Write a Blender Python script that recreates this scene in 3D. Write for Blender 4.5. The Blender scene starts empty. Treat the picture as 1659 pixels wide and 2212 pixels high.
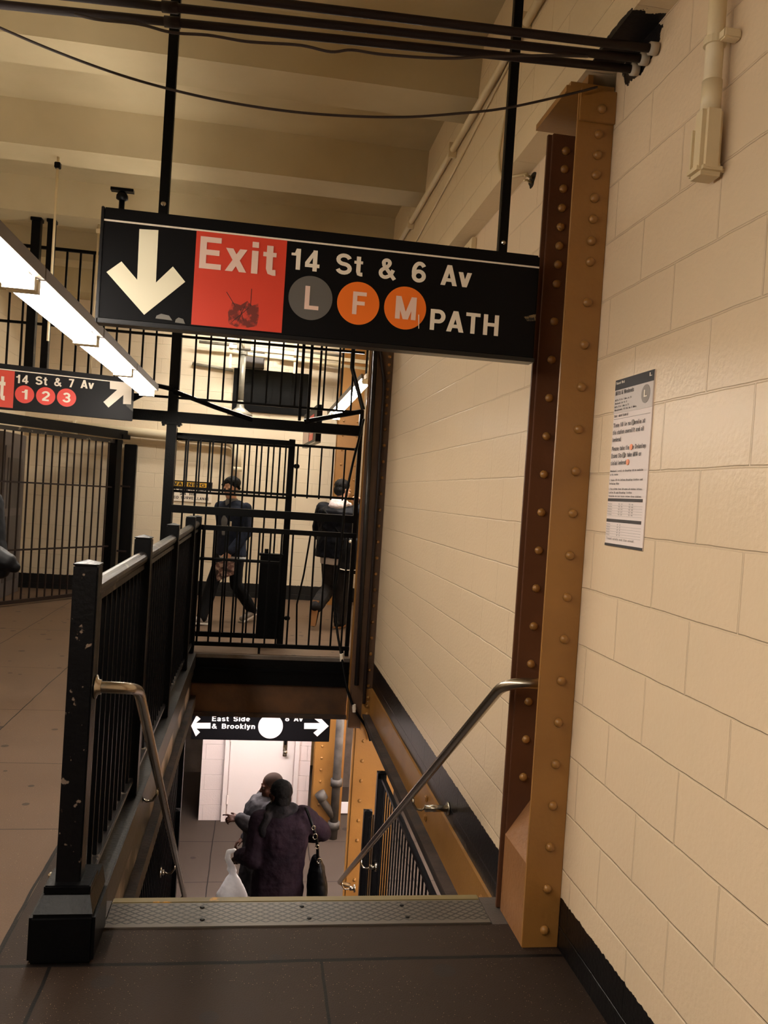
import bpy, bmesh, math, random
from mathutils import Vector, Matrix
random.seed(7)
S = bpy.context.scene
COL = S.collection
PI = math.pi

# ------------------------------------------------------------------ camera, world, exposure
YAW, PIT, ROL, FPX = 0.15187617, -0.01759164, 0.06449433, 1787.87
EYE = Vector((0.0, 0.0, 1.60))
_f = Vector((math.sin(YAW)*math.cos(PIT), math.cos(YAW)*math.cos(PIT), math.sin(PIT)))
_r0 = Vector((math.cos(YAW), -math.sin(YAW), 0.0)); _u0 = _r0.cross(_f)
_r = _r0*math.cos(ROL) + _u0*math.sin(ROL); _u = -_r0*math.sin(ROL) + _u0*math.cos(ROL)
cam = bpy.data.cameras.new('camera'); camo = bpy.data.objects.new('camera', cam); COL.objects.link(camo)
M = Matrix(((_r.x, _u.x, -_f.x, EYE.x), (_r.y, _u.y, -_f.y, EYE.y), (_r.z, _u.z, -_f.z, EYE.z), (0, 0, 0, 1)))
camo.matrix_world = M
cam.sensor_fit = 'VERTICAL'; cam.sensor_height = 24.0; cam.lens = 24.0*FPX/2212.0
cam.clip_start = 0.02; cam.clip_end = 100
S.camera = camo
W = bpy.data.worlds.new('world'); S.world = W; W.use_nodes = True
W.node_tree.nodes['Background'].inputs[0].default_value = (0.9, 0.75, 0.55, 1)
W.node_tree.nodes['Background'].inputs[1].default_value = 0.0
vs = S.view_settings
S.display_settings.display_device = 'sRGB'
vs.view_transform = 'Standard'; vs.look = 'None'; vs.gamma = 1.0; vs.exposure = 0.05; vs.use_curve_mapping = False
S.cycles.use_denoising = True
S.cycles.max_bounces = 10; S.cycles.diffuse_bounces = 6; S.cycles.glossy_bounces = 3
S.cycles.sample_clamp_indirect = 6.0
TUBE = 43.0          # brightness of the fluorescent tubes upstairs
TUBE_LOW = 115.0
TUBE_BACK = 95.0
TUBE_TILT = 230.0     # tilted fitting beside the far column     # passage behind the railings      # brightness of the tubes on the lower level

def ray(x, y):
    return _r*((x-829.5)/FPX) - _u*((y-1106)/FPX) + _f
def onX(x, y, X): d = ray(x, y); return EYE + d*((X-EYE.x)/d.x)
def onY(x, y, Y): d = ray(x, y); return EYE + d*((Y-EYE.y)/d.y)
def onZ(x, y, Z): d = ray(x, y); return EYE + d*((Z-EYE.z)/d.z)

# ------------------------------------------------------------------ materials
def lin(c):
    return tuple((v/255/12.92 if v/255 <= 0.04045 else ((v/255+0.055)/1.055)**2.4) for v in c)
MATS = {}
def mat(name, rgb, rough=0.5, metal=0.0, noise=None, bump=None, spec=0.5, emit=0.0, coat=0.0, wear=None):
    """rgb in sRGB 0-255; noise=(scale, rgb2, low, high); bump=(scale, strength); wear=(scale, rgb, threshold)"""
    if name in MATS: return MATS[name]
    m = bpy.data.materials.new(name); m.use_nodes = True; nt = m.node_tree; N = nt.nodes; L = nt.links
    b = N['Principled BSDF']
    b.inputs['Base Color'].default_value = (*lin(rgb), 1); b.inputs['Roughness'].default_value = rough
    b.inputs['Metallic'].default_value = metal; b.inputs['Specular IOR Level'].default_value = spec
    if coat: b.inputs['Coat Weight'].default_value = coat; b.inputs['Coat Roughness'].default_value = 0.15
    if emit:
        b.inputs['Emission Color'].default_value = (*lin(rgb), 1); b.inputs['Emission Strength'].default_value = emit
    tc = N.new('ShaderNodeTexCoord'); col = None
    geo = N.new('ShaderNodeNewGeometry')
    if noise:
        n = N.new('ShaderNodeTexNoise'); n.inputs['Scale'].default_value = noise[0]; n.inputs['Detail'].default_value = 5
        L.new(geo.outputs['Position'], n.inputs['Vector'])
        r = N.new('ShaderNodeValToRGB'); r.color_ramp.elements[0].position = noise[2]; r.color_ramp.elements[1].position = noise[3]
        r.color_ramp.elements[0].color = (*lin(rgb), 1); r.color_ramp.elements[1].color = (*lin(noise[1]), 1)
        L.new(n.outputs['Fac'], r.inputs['Fac']); col = r.outputs['Color']
    if wear:
        n = N.new('ShaderNodeTexNoise'); n.inputs['Scale'].default_value = wear[0]; n.inputs['Detail'].default_value = 8
        L.new(geo.outputs['Position'], n.inputs['Vector'])
        r = N.new('ShaderNodeValToRGB'); r.color_ramp.elements[0].position = wear[2]; r.color_ramp.elements[1].position = min(1, wear[2]+0.04)
        L.new(n.outputs['Fac'], r.inputs['Fac'])
        mx = N.new('ShaderNodeMixRGB'); L.new(r.outputs['Color'], mx.inputs['Fac'])
        if col: L.new(col, mx.inputs[1])
        else: mx.inputs[1].default_value = (*lin(rgb), 1)
        mx.inputs[2].default_value = (*lin(wear[1]), 1); col = mx.outputs[0]
    if col: L.new(col, b.inputs['Base Color'])
    if bump:
        n = N.new('ShaderNodeTexNoise'); n.inputs['Scale'].default_value = bump[0]; n.inputs['Detail'].default_value = 4
        L.new(geo.outputs['Position'], n.inputs['Vector'])
        bp = N.new('ShaderNodeBump'); bp.inputs['Strength'].default_value = bump[1]; bp.inputs['Distance'].default_value = 0.01
        L.new(n.outputs['Fac'], bp.inputs['Height']); L.new(bp.outputs['Normal'], b.inputs['Normal'])
    MATS[name] = m; return m

def nd(nt, t, **kw):
    n = nt.nodes.new(t)
    for k, v in kw.items(): setattr(n, k, v)
    return n
def math_n(nt, op, a, b=None, c=None, clamp=False):
    n = nt.nodes.new('ShaderNodeMath'); n.operation = op; n.use_clamp = clamp
    for i, v in enumerate((a, b, c)):
        if v is None: continue
        if isinstance(v, (int, float)): n.inputs[i].default_value = v
        else: nt.links.new(v, n.inputs[i])
    return n.outputs[0]
def mixc(nt, fac, a, b):
    n = nt.nodes.new('ShaderNodeMixRGB'); nt.links.new(fac, n.inputs[0])
    for i, v in ((1, a), (2, b)):
        if isinstance(v, tuple): n.inputs[i].default_value = (*v, 1)
        else: nt.links.new(v, n.inputs[i])
    return n.outputs[0]

def block_wall(name, rgb, axis, z0, off, mortar, base_z=None, base_rgb=(14, 13, 14), gloss=0.32, brick=(0.412, 0.2065), patch=None):
    """painted concrete block: axis 'Y' or 'X' runs along the wall; base_z paints a black band below that height"""
    m = bpy.data.materials.new(name); m.use_nodes = True; nt = m.node_tree; L = nt.links; b = nt.nodes['Principled BSDF']
    geo = nd(nt, 'ShaderNodeNewGeometry'); sep = nd(nt, 'ShaderNodeSeparateXYZ'); L.new(geo.outputs['Position'], sep.inputs[0])
    u = sep.outputs[axis]; z = sep.outputs['Z']
    cmb = nd(nt, 'ShaderNodeCombineXYZ')
    nz = nd(nt, 'ShaderNodeTexNoise'); nz.inputs['Scale'].default_value = 9; nz.inputs['Detail'].default_value = 5
    L.new(geo.outputs['Position'], nz.inputs['Vector'])
    wob = math_n(nt, 'MULTIPLY', math_n(nt, 'SUBTRACT', nz.outputs['Fac'], 0.5), 0.008)
    L.new(math_n(nt, 'ADD', math_n(nt, 'ADD', u, 10*brick[0]-off), wob), cmb.inputs[0])
    L.new(math_n(nt, 'ADD', math_n(nt, 'ADD', z, 20*brick[1]-z0), wob), cmb.inputs[1])
    def bricks(ms, sm):
        t = nd(nt, 'ShaderNodeTexBrick'); t.offset = 0.5; t.offset_frequency = 2; t.squash = 1
        t.inputs['Scale'].default_value = 1; t.inputs['Brick Width'].default_value = brick[0]; t.inputs['Row Height'].default_value = brick[1]
        t.inputs['Mortar Size'].default_value = ms; t.inputs['Mortar Smooth'].default_value = sm
        L.new(cmb.outputs[0], t.inputs['Vector']); return t
    t = bricks(0.0045, 0.6)
    big = nd(nt, 'ShaderNodeTexNoise'); big.inputs['Scale'].default_value = 1.3; big.inputs['Detail'].default_value = 3
    L.new(geo.outputs['Position'], big.inputs['Vector'])
    c0 = lin(rgb); c1 = tuple(v*0.9 for v in c0)
    col = mixc(nt, big.outputs['Fac'], c0, c1)
    col = mixc(nt, math_n(nt, 'MULTIPLY', t.outputs['Fac'], mortar), col, tuple(v*0.86 for v in c0))
    if base_z is not None:
        edge = nd(nt, 'ShaderNodeTexNoise'); edge.inputs['Scale'].default_value = 45; edge.inputs['Detail'].default_value = 6
        L.new(geo.outputs['Position'], edge.inputs['Vector'])
        zz = math_n(nt, 'ADD', z, math_n(nt, 'MULTIPLY', math_n(nt, 'SUBTRACT', edge.outputs['Fac'], 0.5), 0.022))
        bl = math_n(nt, 'LESS_THAN', zz, base_z)
        col = mixc(nt, bl, col, lin(base_rgb))
    if patch:
        vd = nd(nt, 'ShaderNodeVectorMath', operation='SUBTRACT'); L.new(geo.outputs['Position'], vd.inputs[0]); vd.inputs[1].default_value = patch[0]
        vl = nd(nt, 'ShaderNodeVectorMath', operation='MULTIPLY'); L.new(vd.outputs[0], vl.inputs[0]); vl.inputs[1].default_value = patch[1]
        ln = nd(nt, 'ShaderNodeVectorMath', operation='LENGTH'); L.new(vl.outputs[0], ln.inputs[0])
        e2 = nd(nt, 'ShaderNodeTexNoise'); e2.inputs['Scale'].default_value = 35; e2.inputs['Detail'].default_value = 5
        L.new(geo.outputs['Position'], e2.inputs['Vector'])
        rr = math_n(nt, 'ADD', ln.outputs['Value'], math_n(nt, 'MULTIPLY', math_n(nt, 'SUBTRACT', e2.outputs['Fac'], 0.5), 0.6))
        col = mixc(nt, math_n(nt, 'LESS_THAN', rr, 1.0), col, lin((20, 16, 16)))
    L.new(col, b.inputs['Base Color'])
    fine = nd(nt, 'ShaderNodeTexNoise'); fine.inputs['Scale'].default_value = 60; fine.inputs['Detail'].default_value = 4
    L.new(geo.outputs['Position'], fine.inputs['Vector'])
    h = math_n(nt, 'ADD', math_n(nt, 'MULTIPLY', t.outputs['Fac'], -1.0), math_n(nt, 'MULTIPLY', fine.outputs['Fac'], 0.35))
    bp = nd(nt, 'ShaderNodeBump'); bp.inputs['Strength'].default_value = 0.65; bp.inputs['Distance'].default_value = 0.007
    L.new(h, bp.inputs['Height']); L.new(bp.outputs[0], b.inputs['Normal'])
    b.inputs['Roughness'].default_value = gloss; b.inputs['Specular IOR Level'].default_value = 0.4
    return m

def floor_mat(name, rgb, rgb2, lines_x, lines_y, speck, spots):
    m = bpy.data.materials.new(name); m.use_nodes = True; nt = m.node_tree; L = nt.links; b = nt.nodes['Principled BSDF']
    geo = nd(nt, 'ShaderNodeNewGeometry'); sep = nd(nt, 'ShaderNodeSeparateXYZ'); L.new(geo.outputs['Position'], sep.inputs[0])
    n1 = nd(nt, 'ShaderNodeTexNoise'); n1.inputs['Scale'].default_value = 1.7; n1.inputs['Detail'].default_value = 6; L.new(geo.outputs['Position'], n1.inputs['Vector'])
    col = mixc(nt, n1.outputs['Fac'], lin(rgb), lin(rgb2))
    # fine grit
    n2 = nd(nt, 'ShaderNodeTexNoise'); n2.inputs['Scale'].default_value = 180; n2.inputs['Detail'].default_value = 3; L.new(geo.outputs['Position'], n2.inputs['Vector'])
    col = mixc(nt, math_n(nt, 'MULTIPLY', n2.outputs['Fac'], 0.75), col, tuple(v*0.35 for v in lin(rgb)))
    # pale chips
    v = nd(nt, 'ShaderNodeTexVoronoi'); v.inputs['Scale'].default_value = speck[0]; L.new(geo.outputs['Position'], v.inputs['Vector'])
    hs = nd(nt, 'ShaderNodeSeparateColor'); L.new(v.outputs['Color'], hs.inputs[0])
    chip = math_n(nt, 'MULTIPLY', math_n(nt, 'LESS_THAN', v.outputs['Distance'], speck[1]), math_n(nt, 'GREATER_THAN', hs.outputs[0], speck[2]))
    n3 = nd(nt, 'ShaderNodeTexNoise'); n3.inputs['Scale'].default_value = 2.2; L.new(geo.outputs['Position'], n3.inputs['Vector'])
    chip = math_n(nt, 'MULTIPLY', chip, math_n(nt, 'GREATER_THAN', n3.outputs['Fac'], 0.42))
    col = mixc(nt, math_n(nt, 'MULTIPLY', chip, 0.7), col, lin((168, 142, 110)))
    # trodden gum
    v2 = nd(nt, 'ShaderNodeTexVoronoi'); v2.inputs['Scale'].default_value = spots[0]; L.new(geo.outputs['Position'], v2.inputs['Vector'])
    h2 = nd(nt, 'ShaderNodeSeparateColor'); L.new(v2.outputs['Color'], h2.inputs[0])
    rad = math_n(nt, 'MULTIPLY', h2.outputs[1], 0.26)
    gum = math_n(nt, 'MULTIPLY', math_n(nt, 'LESS_THAN', v2.outputs['Distance'], rad), math_n(nt, 'GREATER_THAN', h2.outputs[0], spots[1]))
    col = mixc(nt, math_n(nt, 'MULTIPLY', gum, 0.75), col, lin((38, 32, 30)))
    wob = math_n(nt, 'MULTIPLY', math_n(nt, 'SUBTRACT', n1.outputs['Fac'], 0.5), 0.03)
    msk = None
    for ax, arr in (('X', lines_x), ('Y', lines_y)):
        for p, w, lo, hi in arr:
            o = 'Y' if ax == 'X' else 'X'
            d = math_n(nt, 'LESS_THAN', math_n(nt, 'ABSOLUTE', math_n(nt, 'SUBTRACT', math_n(nt, 'ADD', sep.outputs[ax], wob), p)), w)
            d = math_n(nt, 'MULTIPLY', d, math_n(nt, 'GREATER_THAN', sep.outputs[o], lo)); d = math_n(nt, 'MULTIPLY', d, math_n(nt, 'LESS_THAN', sep.outputs[o], hi))
            msk = d if msk is None else math_n(nt, 'MAXIMUM', msk, d)
    if msk is not None: col = mixc(nt, math_n(nt, 'MULTIPLY', msk, 0.95), col, lin((9, 7, 7)))
    L.new(col, b.inputs['Base Color'])
    bp = nd(nt, 'ShaderNodeBump'); bp.inputs['Strength'].default_value = 0.25; bp.inputs['Distance'].default_value = 0.004
    L.new(n2.outputs['Fac'], bp.inputs['Height']); L.new(bp.outputs[0], b.inputs['Normal'])
    b.inputs['Roughness'].default_value = 0.6; b.inputs['Specular IOR Level'].default_value = 0.15
    return m

def tread_mat():
    m = bpy.data.materials.new('diamond_tread'); m.use_nodes = True; nt = m.node_tree; L = nt.links; b = nt.nodes['Principled BSDF']
    geo = nd(nt, 'ShaderNodeNewGeometry'); sep = nd(nt, 'ShaderNodeSeparateXYZ'); L.new(geo.outputs['Position'], sep.inputs[0])
    x, y = sep.outputs['X'], sep.outputs['Y']
    def lines(sgn):
        t = math_n(nt, 'ADD', math_n(nt, 'MULTIPLY', x, 24.0), math_n(nt, 'MULTIPLY', y, 33.0*sgn))
        fr = math_n(nt, 'FRACT', math_n(nt, 'ADD', t, 200.0))
        return math_n(nt, 'LESS_THAN', math_n(nt, 'ABSOLUTE', math_n(nt, 'SUBTRACT', fr, 0.5)), 0.14)
    g = math_n(nt, 'MAXIMUM', lines(1), lines(-1))
    inside = math_n(nt, 'MULTIPLY', math_n(nt, 'GREATER_THAN', y, 3.045), math_n(nt, 'LESS_THAN', y, 3.19))
    g = math_n(nt, 'MULTIPLY', g, inside)
    n = nd(nt, 'ShaderNodeTexNoise'); n.inputs['Scale'].default_value = 5; n.inputs['Detail'].default_value = 5; L.new(geo.outputs['Position'], n.inputs['Vector'])
    col = mixc(nt, n.outputs['Fac'], lin((66, 60, 54)), lin((96, 87, 78)))
    col = mixc(nt, g, col, lin((26, 22, 20)))
    L.new(col, b.inputs['Base Color'])
    bp = nd(nt, 'ShaderNodeBump'); bp.inputs['Strength'].default_value = 0.6; bp.inputs['Distance'].default_value = 0.004; bp.invert = True
    L.new(g, bp.inputs['Height']); L.new(bp.outputs[0], b.inputs['Normal'])
    b.inputs['Roughness'].default_value = 0.42; b.inputs['Metallic'].default_value = 0.35
    return m

BLACK = mat('black_paint', (7, 7, 8), 0.36, spec=0.12, bump=(70, 0.12), wear=(26, (60, 54, 48), 0.75))
SHADE_RED = mat('shade_red_brown_paint', (96, 60, 38), 0.4, noise=(4, (80, 48, 30), 0.35, 0.7), bump=(55, 0.12))  # steel colour darkened to put the back flange in shade
SHADE_BROWN = mat('shade_brown_paint', (92, 66, 46), 0.45, noise=(5, (74, 52, 38), 0.35, 0.7), bump=(55, 0.12))  # ochre darkened in the colour itself, shade on the far column's upper part
BLACKP = mat('black_plain', (8, 8, 9), 0.4, spec=0.12)
SIGNB = mat('sign_black', (11, 10, 12), 0.45, spec=0.12, bump=(300, 0.03))
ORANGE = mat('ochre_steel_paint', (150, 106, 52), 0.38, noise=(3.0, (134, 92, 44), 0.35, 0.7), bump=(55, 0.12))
CREAM = mat('cream_paint', (222, 204, 168), 0.45, noise=(1.5, (205, 184, 140), 0.4, 0.65), bump=(40, 0.08))
CEIL = mat('ceiling_paint', (190, 174, 138), 0.75, noise=(0.9, (172, 156, 120), 0.4, 0.65), bump=(18, 0.12))
WHITEP = mat('off_white_paint', (226, 214, 186), 0.5)
STEEL = mat('stainless_steel', (176, 166, 150), 0.27, metal=1.0, bump=(150, 0.03))
PIPEB = mat('brown_black_pipe', (34, 24, 21), 0.5, spec=0.2, bump=(60, 0.1))
RAILG = mat('worn_black_rail', (24, 21, 20), 0.3, metal=0.25, wear=(14, (120, 110, 98), 0.6))
CONC = mat('concrete_grey', (96, 86, 78), 0.8, noise=(5, (70, 62, 56), 0.35, 0.7), bump=(60, 0.25))
RED = mat('sign_red', (214, 62, 38), 0.42)
SORANGE = mat('sign_orange', (240, 116, 26), 0.42)
SGREY = mat('sign_grey', (96, 92, 88), 0.45)
SWHITE = mat('sign_white', (238, 226, 208), 0.5)
SWHITED = mat('letter_pinkish', (232, 200, 184), 0.5)
ARROWC = mat('arrow_cream', (242, 234, 204), 0.5)
GALV = mat('galvanised_grey', (150, 146, 134), 0.4, metal=0.4)

# ------------------------------------------------------------------ mesh helpers
def mesh_obj(name, bm, m, parent=None, smooth=False, world=True):
    bmesh.ops.recalc_face_normals(bm, faces=bm.faces)
    me = bpy.data.meshes.new(name)
    if parent is not None and world:
        root = parent
        while root.parent: root = root.parent
        off = Vector(root.location)
        bmesh.ops.translate(bm, vec=-off, verts=bm.verts)
    bm.to_mesh(me); bm.free()
    if smooth:
        for p in me.polygons: p.use_smooth = True
    o = bpy.data.objects.new(name, me); COL.objects.link(o)
    if m: me.materials.append(m)
    if parent is not None: o.parent = parent
    return o
def B(): return bmesh.new()
def box(bm, x0, x1, y0, y1, z0, z1, bev=0.0):
    r = bmesh.ops.create_cube(bm, size=1.0); vs_ = r['verts']
    bmesh.ops.scale(bm, vec=(x1-x0, y1-y0, z1-z0), verts=vs_)
    bmesh.ops.translate(bm, vec=((x0+x1)/2, (y0+y1)/2, (z0+z1)/2), verts=vs_)
    if bev:
        es = list({e for v in vs_ for e in v.link_edges})
        bmesh.ops.bevel(bm, geom=es, offset=bev, segments=2, affect='EDGES')
    return bm
def frame(d):
    d = Vector(d).normalized(); a = Vector((0, 0, 1)) if abs(d.z) < 0.95 else Vector((1, 0, 0))
    u = d.cross(a).normalized(); return u, u.cross(d).normalized()
def tube(bm, pts, r, n=10, cap=True):
    pts = [Vector(p) for p in pts]; rings = []
    rs = r if isinstance(r, (list, tuple)) else [r]*len(pts)
    u = v = None
    for i, p in enumerate(pts):
        d = (pts[min(i+1, len(pts)-1)] - pts[max(i-1, 0)]).normalized()
        if u is None: u, v = frame(d)
        else:
            u = (u - d*u.dot(d)).normalized(); v = u.cross(d).normalized()
        rings.append([bm.verts.new(p + (u*math.cos(2*PI*k/n) + v*math.sin(2*PI*k/n))*rs[i]) for k in range(n)])
    for a, b in zip(rings, rings[1:]):
        for k in range(n): bm.faces.new((a[k], a[(k+1) % n], b[(k+1) % n], b[k]))
    if cap:
        bm.faces.new(rings[0][::-1]); bm.faces.new(rings[-1])
    return bm
def bar(bm, p0, p1, w, t=None, up=(0, 0, 1)):
    """rectangular bar from p0 to p1, width w across, thickness t along 'up'"""
    p0, p1 = Vector(p0), Vector(p1); d = (p1-p0).normalized(); t = t or w
    s = d.cross(Vector(up))
    if s.length < 1e-4: s = d.cross(Vector((0, 1, 0)))
    s.normalize(); q = s.cross(d).normalized(); vs_ = []
    for p in (p0, p1):
        for a, b in ((-1, -1), (1, -1), (1, 1), (-1, 1)): vs_.append(bm.verts.new(p + s*a*w/2 + q*b*t/2))
    for f in ((0, 1, 2, 3), (7, 6, 5, 4), (0, 4, 5, 1), (1, 5, 6, 2), (2, 6, 7, 3), (3, 7, 4, 0)): bm.faces.new([vs_[i] for i in f])
    return bm
def prism(bm, poly, vec):
    """poly: list of 3D points, extruded by vec"""
    vec = Vector(vec); a = [bm.verts.new(Vector(p)) for p in poly]; b = [bm.verts.new(Vector(p)+vec) for p in poly]
    bm.faces.new(a); bm.faces.new(b[::-1]); n = len(a)
    for i in range(n): bm.faces.new((a[i], b[i], b[(i+1) % n], a[(i+1) % n]))
    return bm
def lathe(bm, prof, c, n=20, axis='Z'):
    c = Vector(c); rings = []
    for r, z in prof:
        ring = []
        for k in range(n):
            x, y = math.cos(2*PI*k/n)*r, math.sin(2*PI*k/n)*r
            p = Vector((x, y, z)) if axis == 'Z' else (Vector((x, z, y)) if axis == 'Y' else Vector((z, x, y)))
            ring.append(bm.verts.new(c+p))
        rings.append(ring)
    for a, b in zip(rings, rings[1:]):
        for k in range(n): bm.faces.new((a[k], a[(k+1) % n], b[(k+1) % n], b[k]))
    bm.faces.new(rings[0][::-1]); bm.faces.new(rings[-1]); return bm
def arcpts(c, a, b, n=8):
    """quarter bend from c+a to c+b around c"""
    return [Vector(c) + Vector(a)*math.cos(t) + Vector(b)*math.sin(t) for t in [PI/2*i/n for i in range(n+1)]]
def fillet(p0, p1, p2, r, n=8):
    p0, p1, p2 = Vector(p0), Vector(p1), Vector(p2)
    a = (p0-p1).normalized(); b = (p2-p1).normalized(); out = []
    for i in range(n+1):
        t = i/n; A = p1+a*r*(1-t); Bq = p1+b*r*t; out.append(A.lerp(Bq, t))
    return out

def thing(name, label, cat, loc=(0, 0, 0), rotz=0.0, group=None):
    o = bpy.data.objects.new(name, None); COL.objects.link(o); o.empty_display_size = 0.05
    o.location = loc; o.rotation_euler = (0, 0, rotz); o['label'] = label; o['category'] = cat
    if group: o['group'] = group
    return o
def tag(o, label, cat, group=None):
    o['label'] = label; o['category'] = cat
    if group: o['group'] = group
    return o
def struct(name, bm, m, parent=None, smooth=False):
    o = mesh_obj(name, bm, m, parent, smooth)
    if parent is None: o['kind'] = 'structure'
    return o
def recenter(o):
    """move a single-mesh thing's origin to the middle of its base"""
    me = o.data; xs = [v.co for v in me.vertices]
    c = Vector(((min(v.x for v in xs)+max(v.x for v in xs))/2, (min(v.y for v in xs)+max(v.y for v in xs))/2, min(v.z for v in xs)))
    me.transform(Matrix.Translation(-c)); o.location = o.location + c; return o
def copy_part(o, parent, loc):
    c = o.copy(); COL.objects.link(c); c.parent = parent; c.location = loc; return c
def copy_thing(o, loc):
    c = o.copy(); COL.objects.link(c); c.location = loc
    for ch in list(o.children):
        d = ch.copy(); COL.objects.link(d); d.parent = c
        for g in list(ch.children):
            e = g.copy(); COL.objects.link(e); e.parent = d
    return c

# ------------------------------------------------------------------ lettering (own sans-serif drawn from strokes)
def _arc(cx, cy, rx, ry, a0, a1, n=12):
    return [(cx+rx*math.cos(math.radians(a0+(a1-a0)*i/n)), cy+ry*math.sin(math.radians(a0+(a1-a0)*i/n))) for i in range(n+1)]
WB = 0.185
def glyph(ch):
    """-> (advance, list of shapes); shape ('s', pts[, w]) a stroke, ('p', poly) a polygon; cap height 1"""
    h = WB/2
    def V(x, y0=0, y1=1, w=WB): return ('p', [(x-w/2, y0), (x+w/2, y0), (x+w/2, y1), (x-w/2, y1)])
    def H(y, x0, x1, w=WB*0.92): return ('p', [(x0, y-w/2), (x1, y-w/2), (x1, y+w/2), (x0, y+w/2)])
    def D(x0, y0, x1, y1, w=WB*1.12): return ('p', [(x0-w/2, y0), (x0+w/2, y0), (x1+w/2, y1), (x1-w/2, y1)])
    def Sx(p, w=WB): return ('s', p, w)
    c = ch
    if c == ' ': return 0.32, []
    if c == 'E': return .74, [V(.16), H(.915, .1, .66), H(.52, .1, .62), H(.085, .1, .68)]
    if c == 'F': return .68, [V(.16), H(.915, .1, .64), H(.5, .1, .58)]
    if c == 'L': return .64, [V(.16), H(.085, .1, .62)]
    if c == 'T': return .66, [V(.33), H(.915, .02, .64)]
    if c == 'H': return .8, [V(.16), V(.64), H(.52, .16, .64)]
    if c == 'I': return .3, [V(.15)]
    if c == 'M': return .94, [V(.16), V(.78), D(.47, 0, .17, 1, .2), D(.47, 0, .77, 1, .2)]
    if c == 'N': return .8, [V(.16), V(.64), D(.62, 0, .18, 1, .2)]
    if c == 'W': return 1.05, [D(.25, 0, .1, 1), D(.25, 0, .52, 1, .19), D(.78, 0, .52, 1, .19), D(.78, 0, .95, 1)]
    if c == 'A': return .74, [D(.1, 0, .37, 1), D(.64, 0, .37, 1), H(.27, .18, .56)]
    if c == 'V' or c == 'U' and False: return .72, [D(.36, 0, .1, 1), D(.36, 0, .62, 1)]
    if c == 'U': return .78, [Sx([(.16, 1), (.16, .35)] + _arc(.39, .33, .23, .24, 180, 360) + [(.62, 1)])]
    if c == 'P': return .72, [V(.16), Sx([(.16, .91), (.42, .91)] + _arc(.42, .67, .2, .24, 90, -90) + [(.16, .43)])]
    if c == 'R': return .76, [V(.16), Sx([(.16, .91), (.42, .91)] + _arc(.42, .68, .2, .23, 90, -90) + [(.16, .45)]), D(.62, 0, .42, .45)]
    if c == 'B': return .76, [V(.16), Sx([(.16, .91), (.42, .91)] + _arc(.42, .715, .17, .195, 90, -90) + [(.16, .52)]), Sx([(.16, .52), (.44, .52)] + _arc(.44, .305, .2, .215, 90, -90) + [(.16, .09)])]
    if c == 'D': return .8, [V(.16), Sx([(.16, .91), (.36, .91)] + _arc(.36, .5, .3, .41, 90, -90) + [(.16, .09)])]
    if c == 'G': return .84, [Sx(_arc(.44, .5, .32, .42, 40, 330) + [(.7, .45), (.48, .45)])]
    if c == 'O': return .86, [Sx(_arc(.43, .5, .33, .42, 0, 360, 24))]
    if c == 'S': return .74, [Sx(_arc(.37, .71, .25, .205, 15, 262) + _arc(.37, .295, .265, .21, 88, -165))]
    if c == '&': return .8, [Sx([(.74, .0), (.24, .66)] + _arc(.36, .775, .135, .135, 210, -30, 10) + [(.44, .64), (.22, .47)] + _arc(.31, .285, .2, .205, 130, 300, 10) + [(.56, .2), (.66, .46)], WB*.92)]
    if c == '1': return .56, [V(.36), ('p', [(.06, .66), (.3, .66), (.3, .8), (.06, .78)]), ('p', [(.2, .78), (.3, .7), (.36, 1), (.27, 1)])]
    if c == '2': return .66, [Sx(_arc(.33, .68, .235, .23, 175, -35) + [(.12, .12)]), H(.085, .06, .6)]
    if c == '3': return .66, [Sx(_arc(.32, .71, .21, .2, 165, -80)), Sx(_arc(.32, .3, .24, .21, 80, -170)), H(.51, .24, .38)]
    if c == '4': return .68, [V(.46), H(.26, .04, .66), ('p', [(.04, .24), (.04, .4), (.4, 1), (.55, 1), (.21, .34)])]
    if c == '6': return .68, [Sx(_arc(.35, .31, .225, .225, 0, 360, 22)), Sx(_arc(.37, .5, .25, .42, 205, 40, 14))]
    if c == '7': return .62, [H(.915, .05, .58), ('p', [(.14, 0), (.34, 0), (.58, .86), (.4, .86)])]
    if c == '8': return .68, [Sx(_arc(.34, .72, .19, .19, 0, 360, 20)), Sx(_arc(.34, .295, .235, .21, 0, 360, 20))]
    if c == 'x': return .62, [D(.1, 0, .5, .72), D(.5, 0, .1, .72)]
    if c == 'i': return .3, [V(.15, 0, .72), V(.15, .82, 1)]
    if c == 't': return .42, [Sx([(.21, .93), (.21, .2), (.24, .1), (.32, .085), (.4, .09)]), H(.65, .02, .4, .14)]
    if c == 'v': return .6, [D(.29, 0, .09, .72), D(.29, 0, .49, .72)]
    if c == 'y': return .6, [D(.29, 0, .09, .72), Sx([(.49, .72), (.29, .02), (.22, -.16), (.08, -.18)])]
    if c == 'a': return .64, [V(.47, 0, .5), Sx(_arc(.28, .5, .19, .15, 165, 0)), Sx(_arc(.26, .2, .17, .135, 0, 360, 16), WB*.85)]
    if c == 's': return .58, [Sx(_arc(.29, .52, .18, .13, 20, 262), WB*.9), Sx(_arc(.29, .215, .195, .135, 88, -165), WB*.9)]
    if c == 'd': return .68, [V(.52), Sx(_arc(.3, .36, .21, .275, 0, 360, 20))]
    if c == 'e': return .64, [Sx(_arc(.32, .36, .225, .275, 0, 315)), H(.36, .15, .56, .13)]
    if c == 'r': return .42, [V(.14, 0, .72), Sx([(.14, .45)] + _arc(.38, .45, .22, .18, 150, 85, 5), WB*.95)]
    if c == 'o': return .68, [Sx(_arc(.33, .36, .225, .275, 0, 360, 22))]
    if c == 'k': return .62, [V(.14), D(.52, 0, .2, .42), D(.16, .26, .5, .72)]
    if c == 'l': return .3, [V(.15)]
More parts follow.
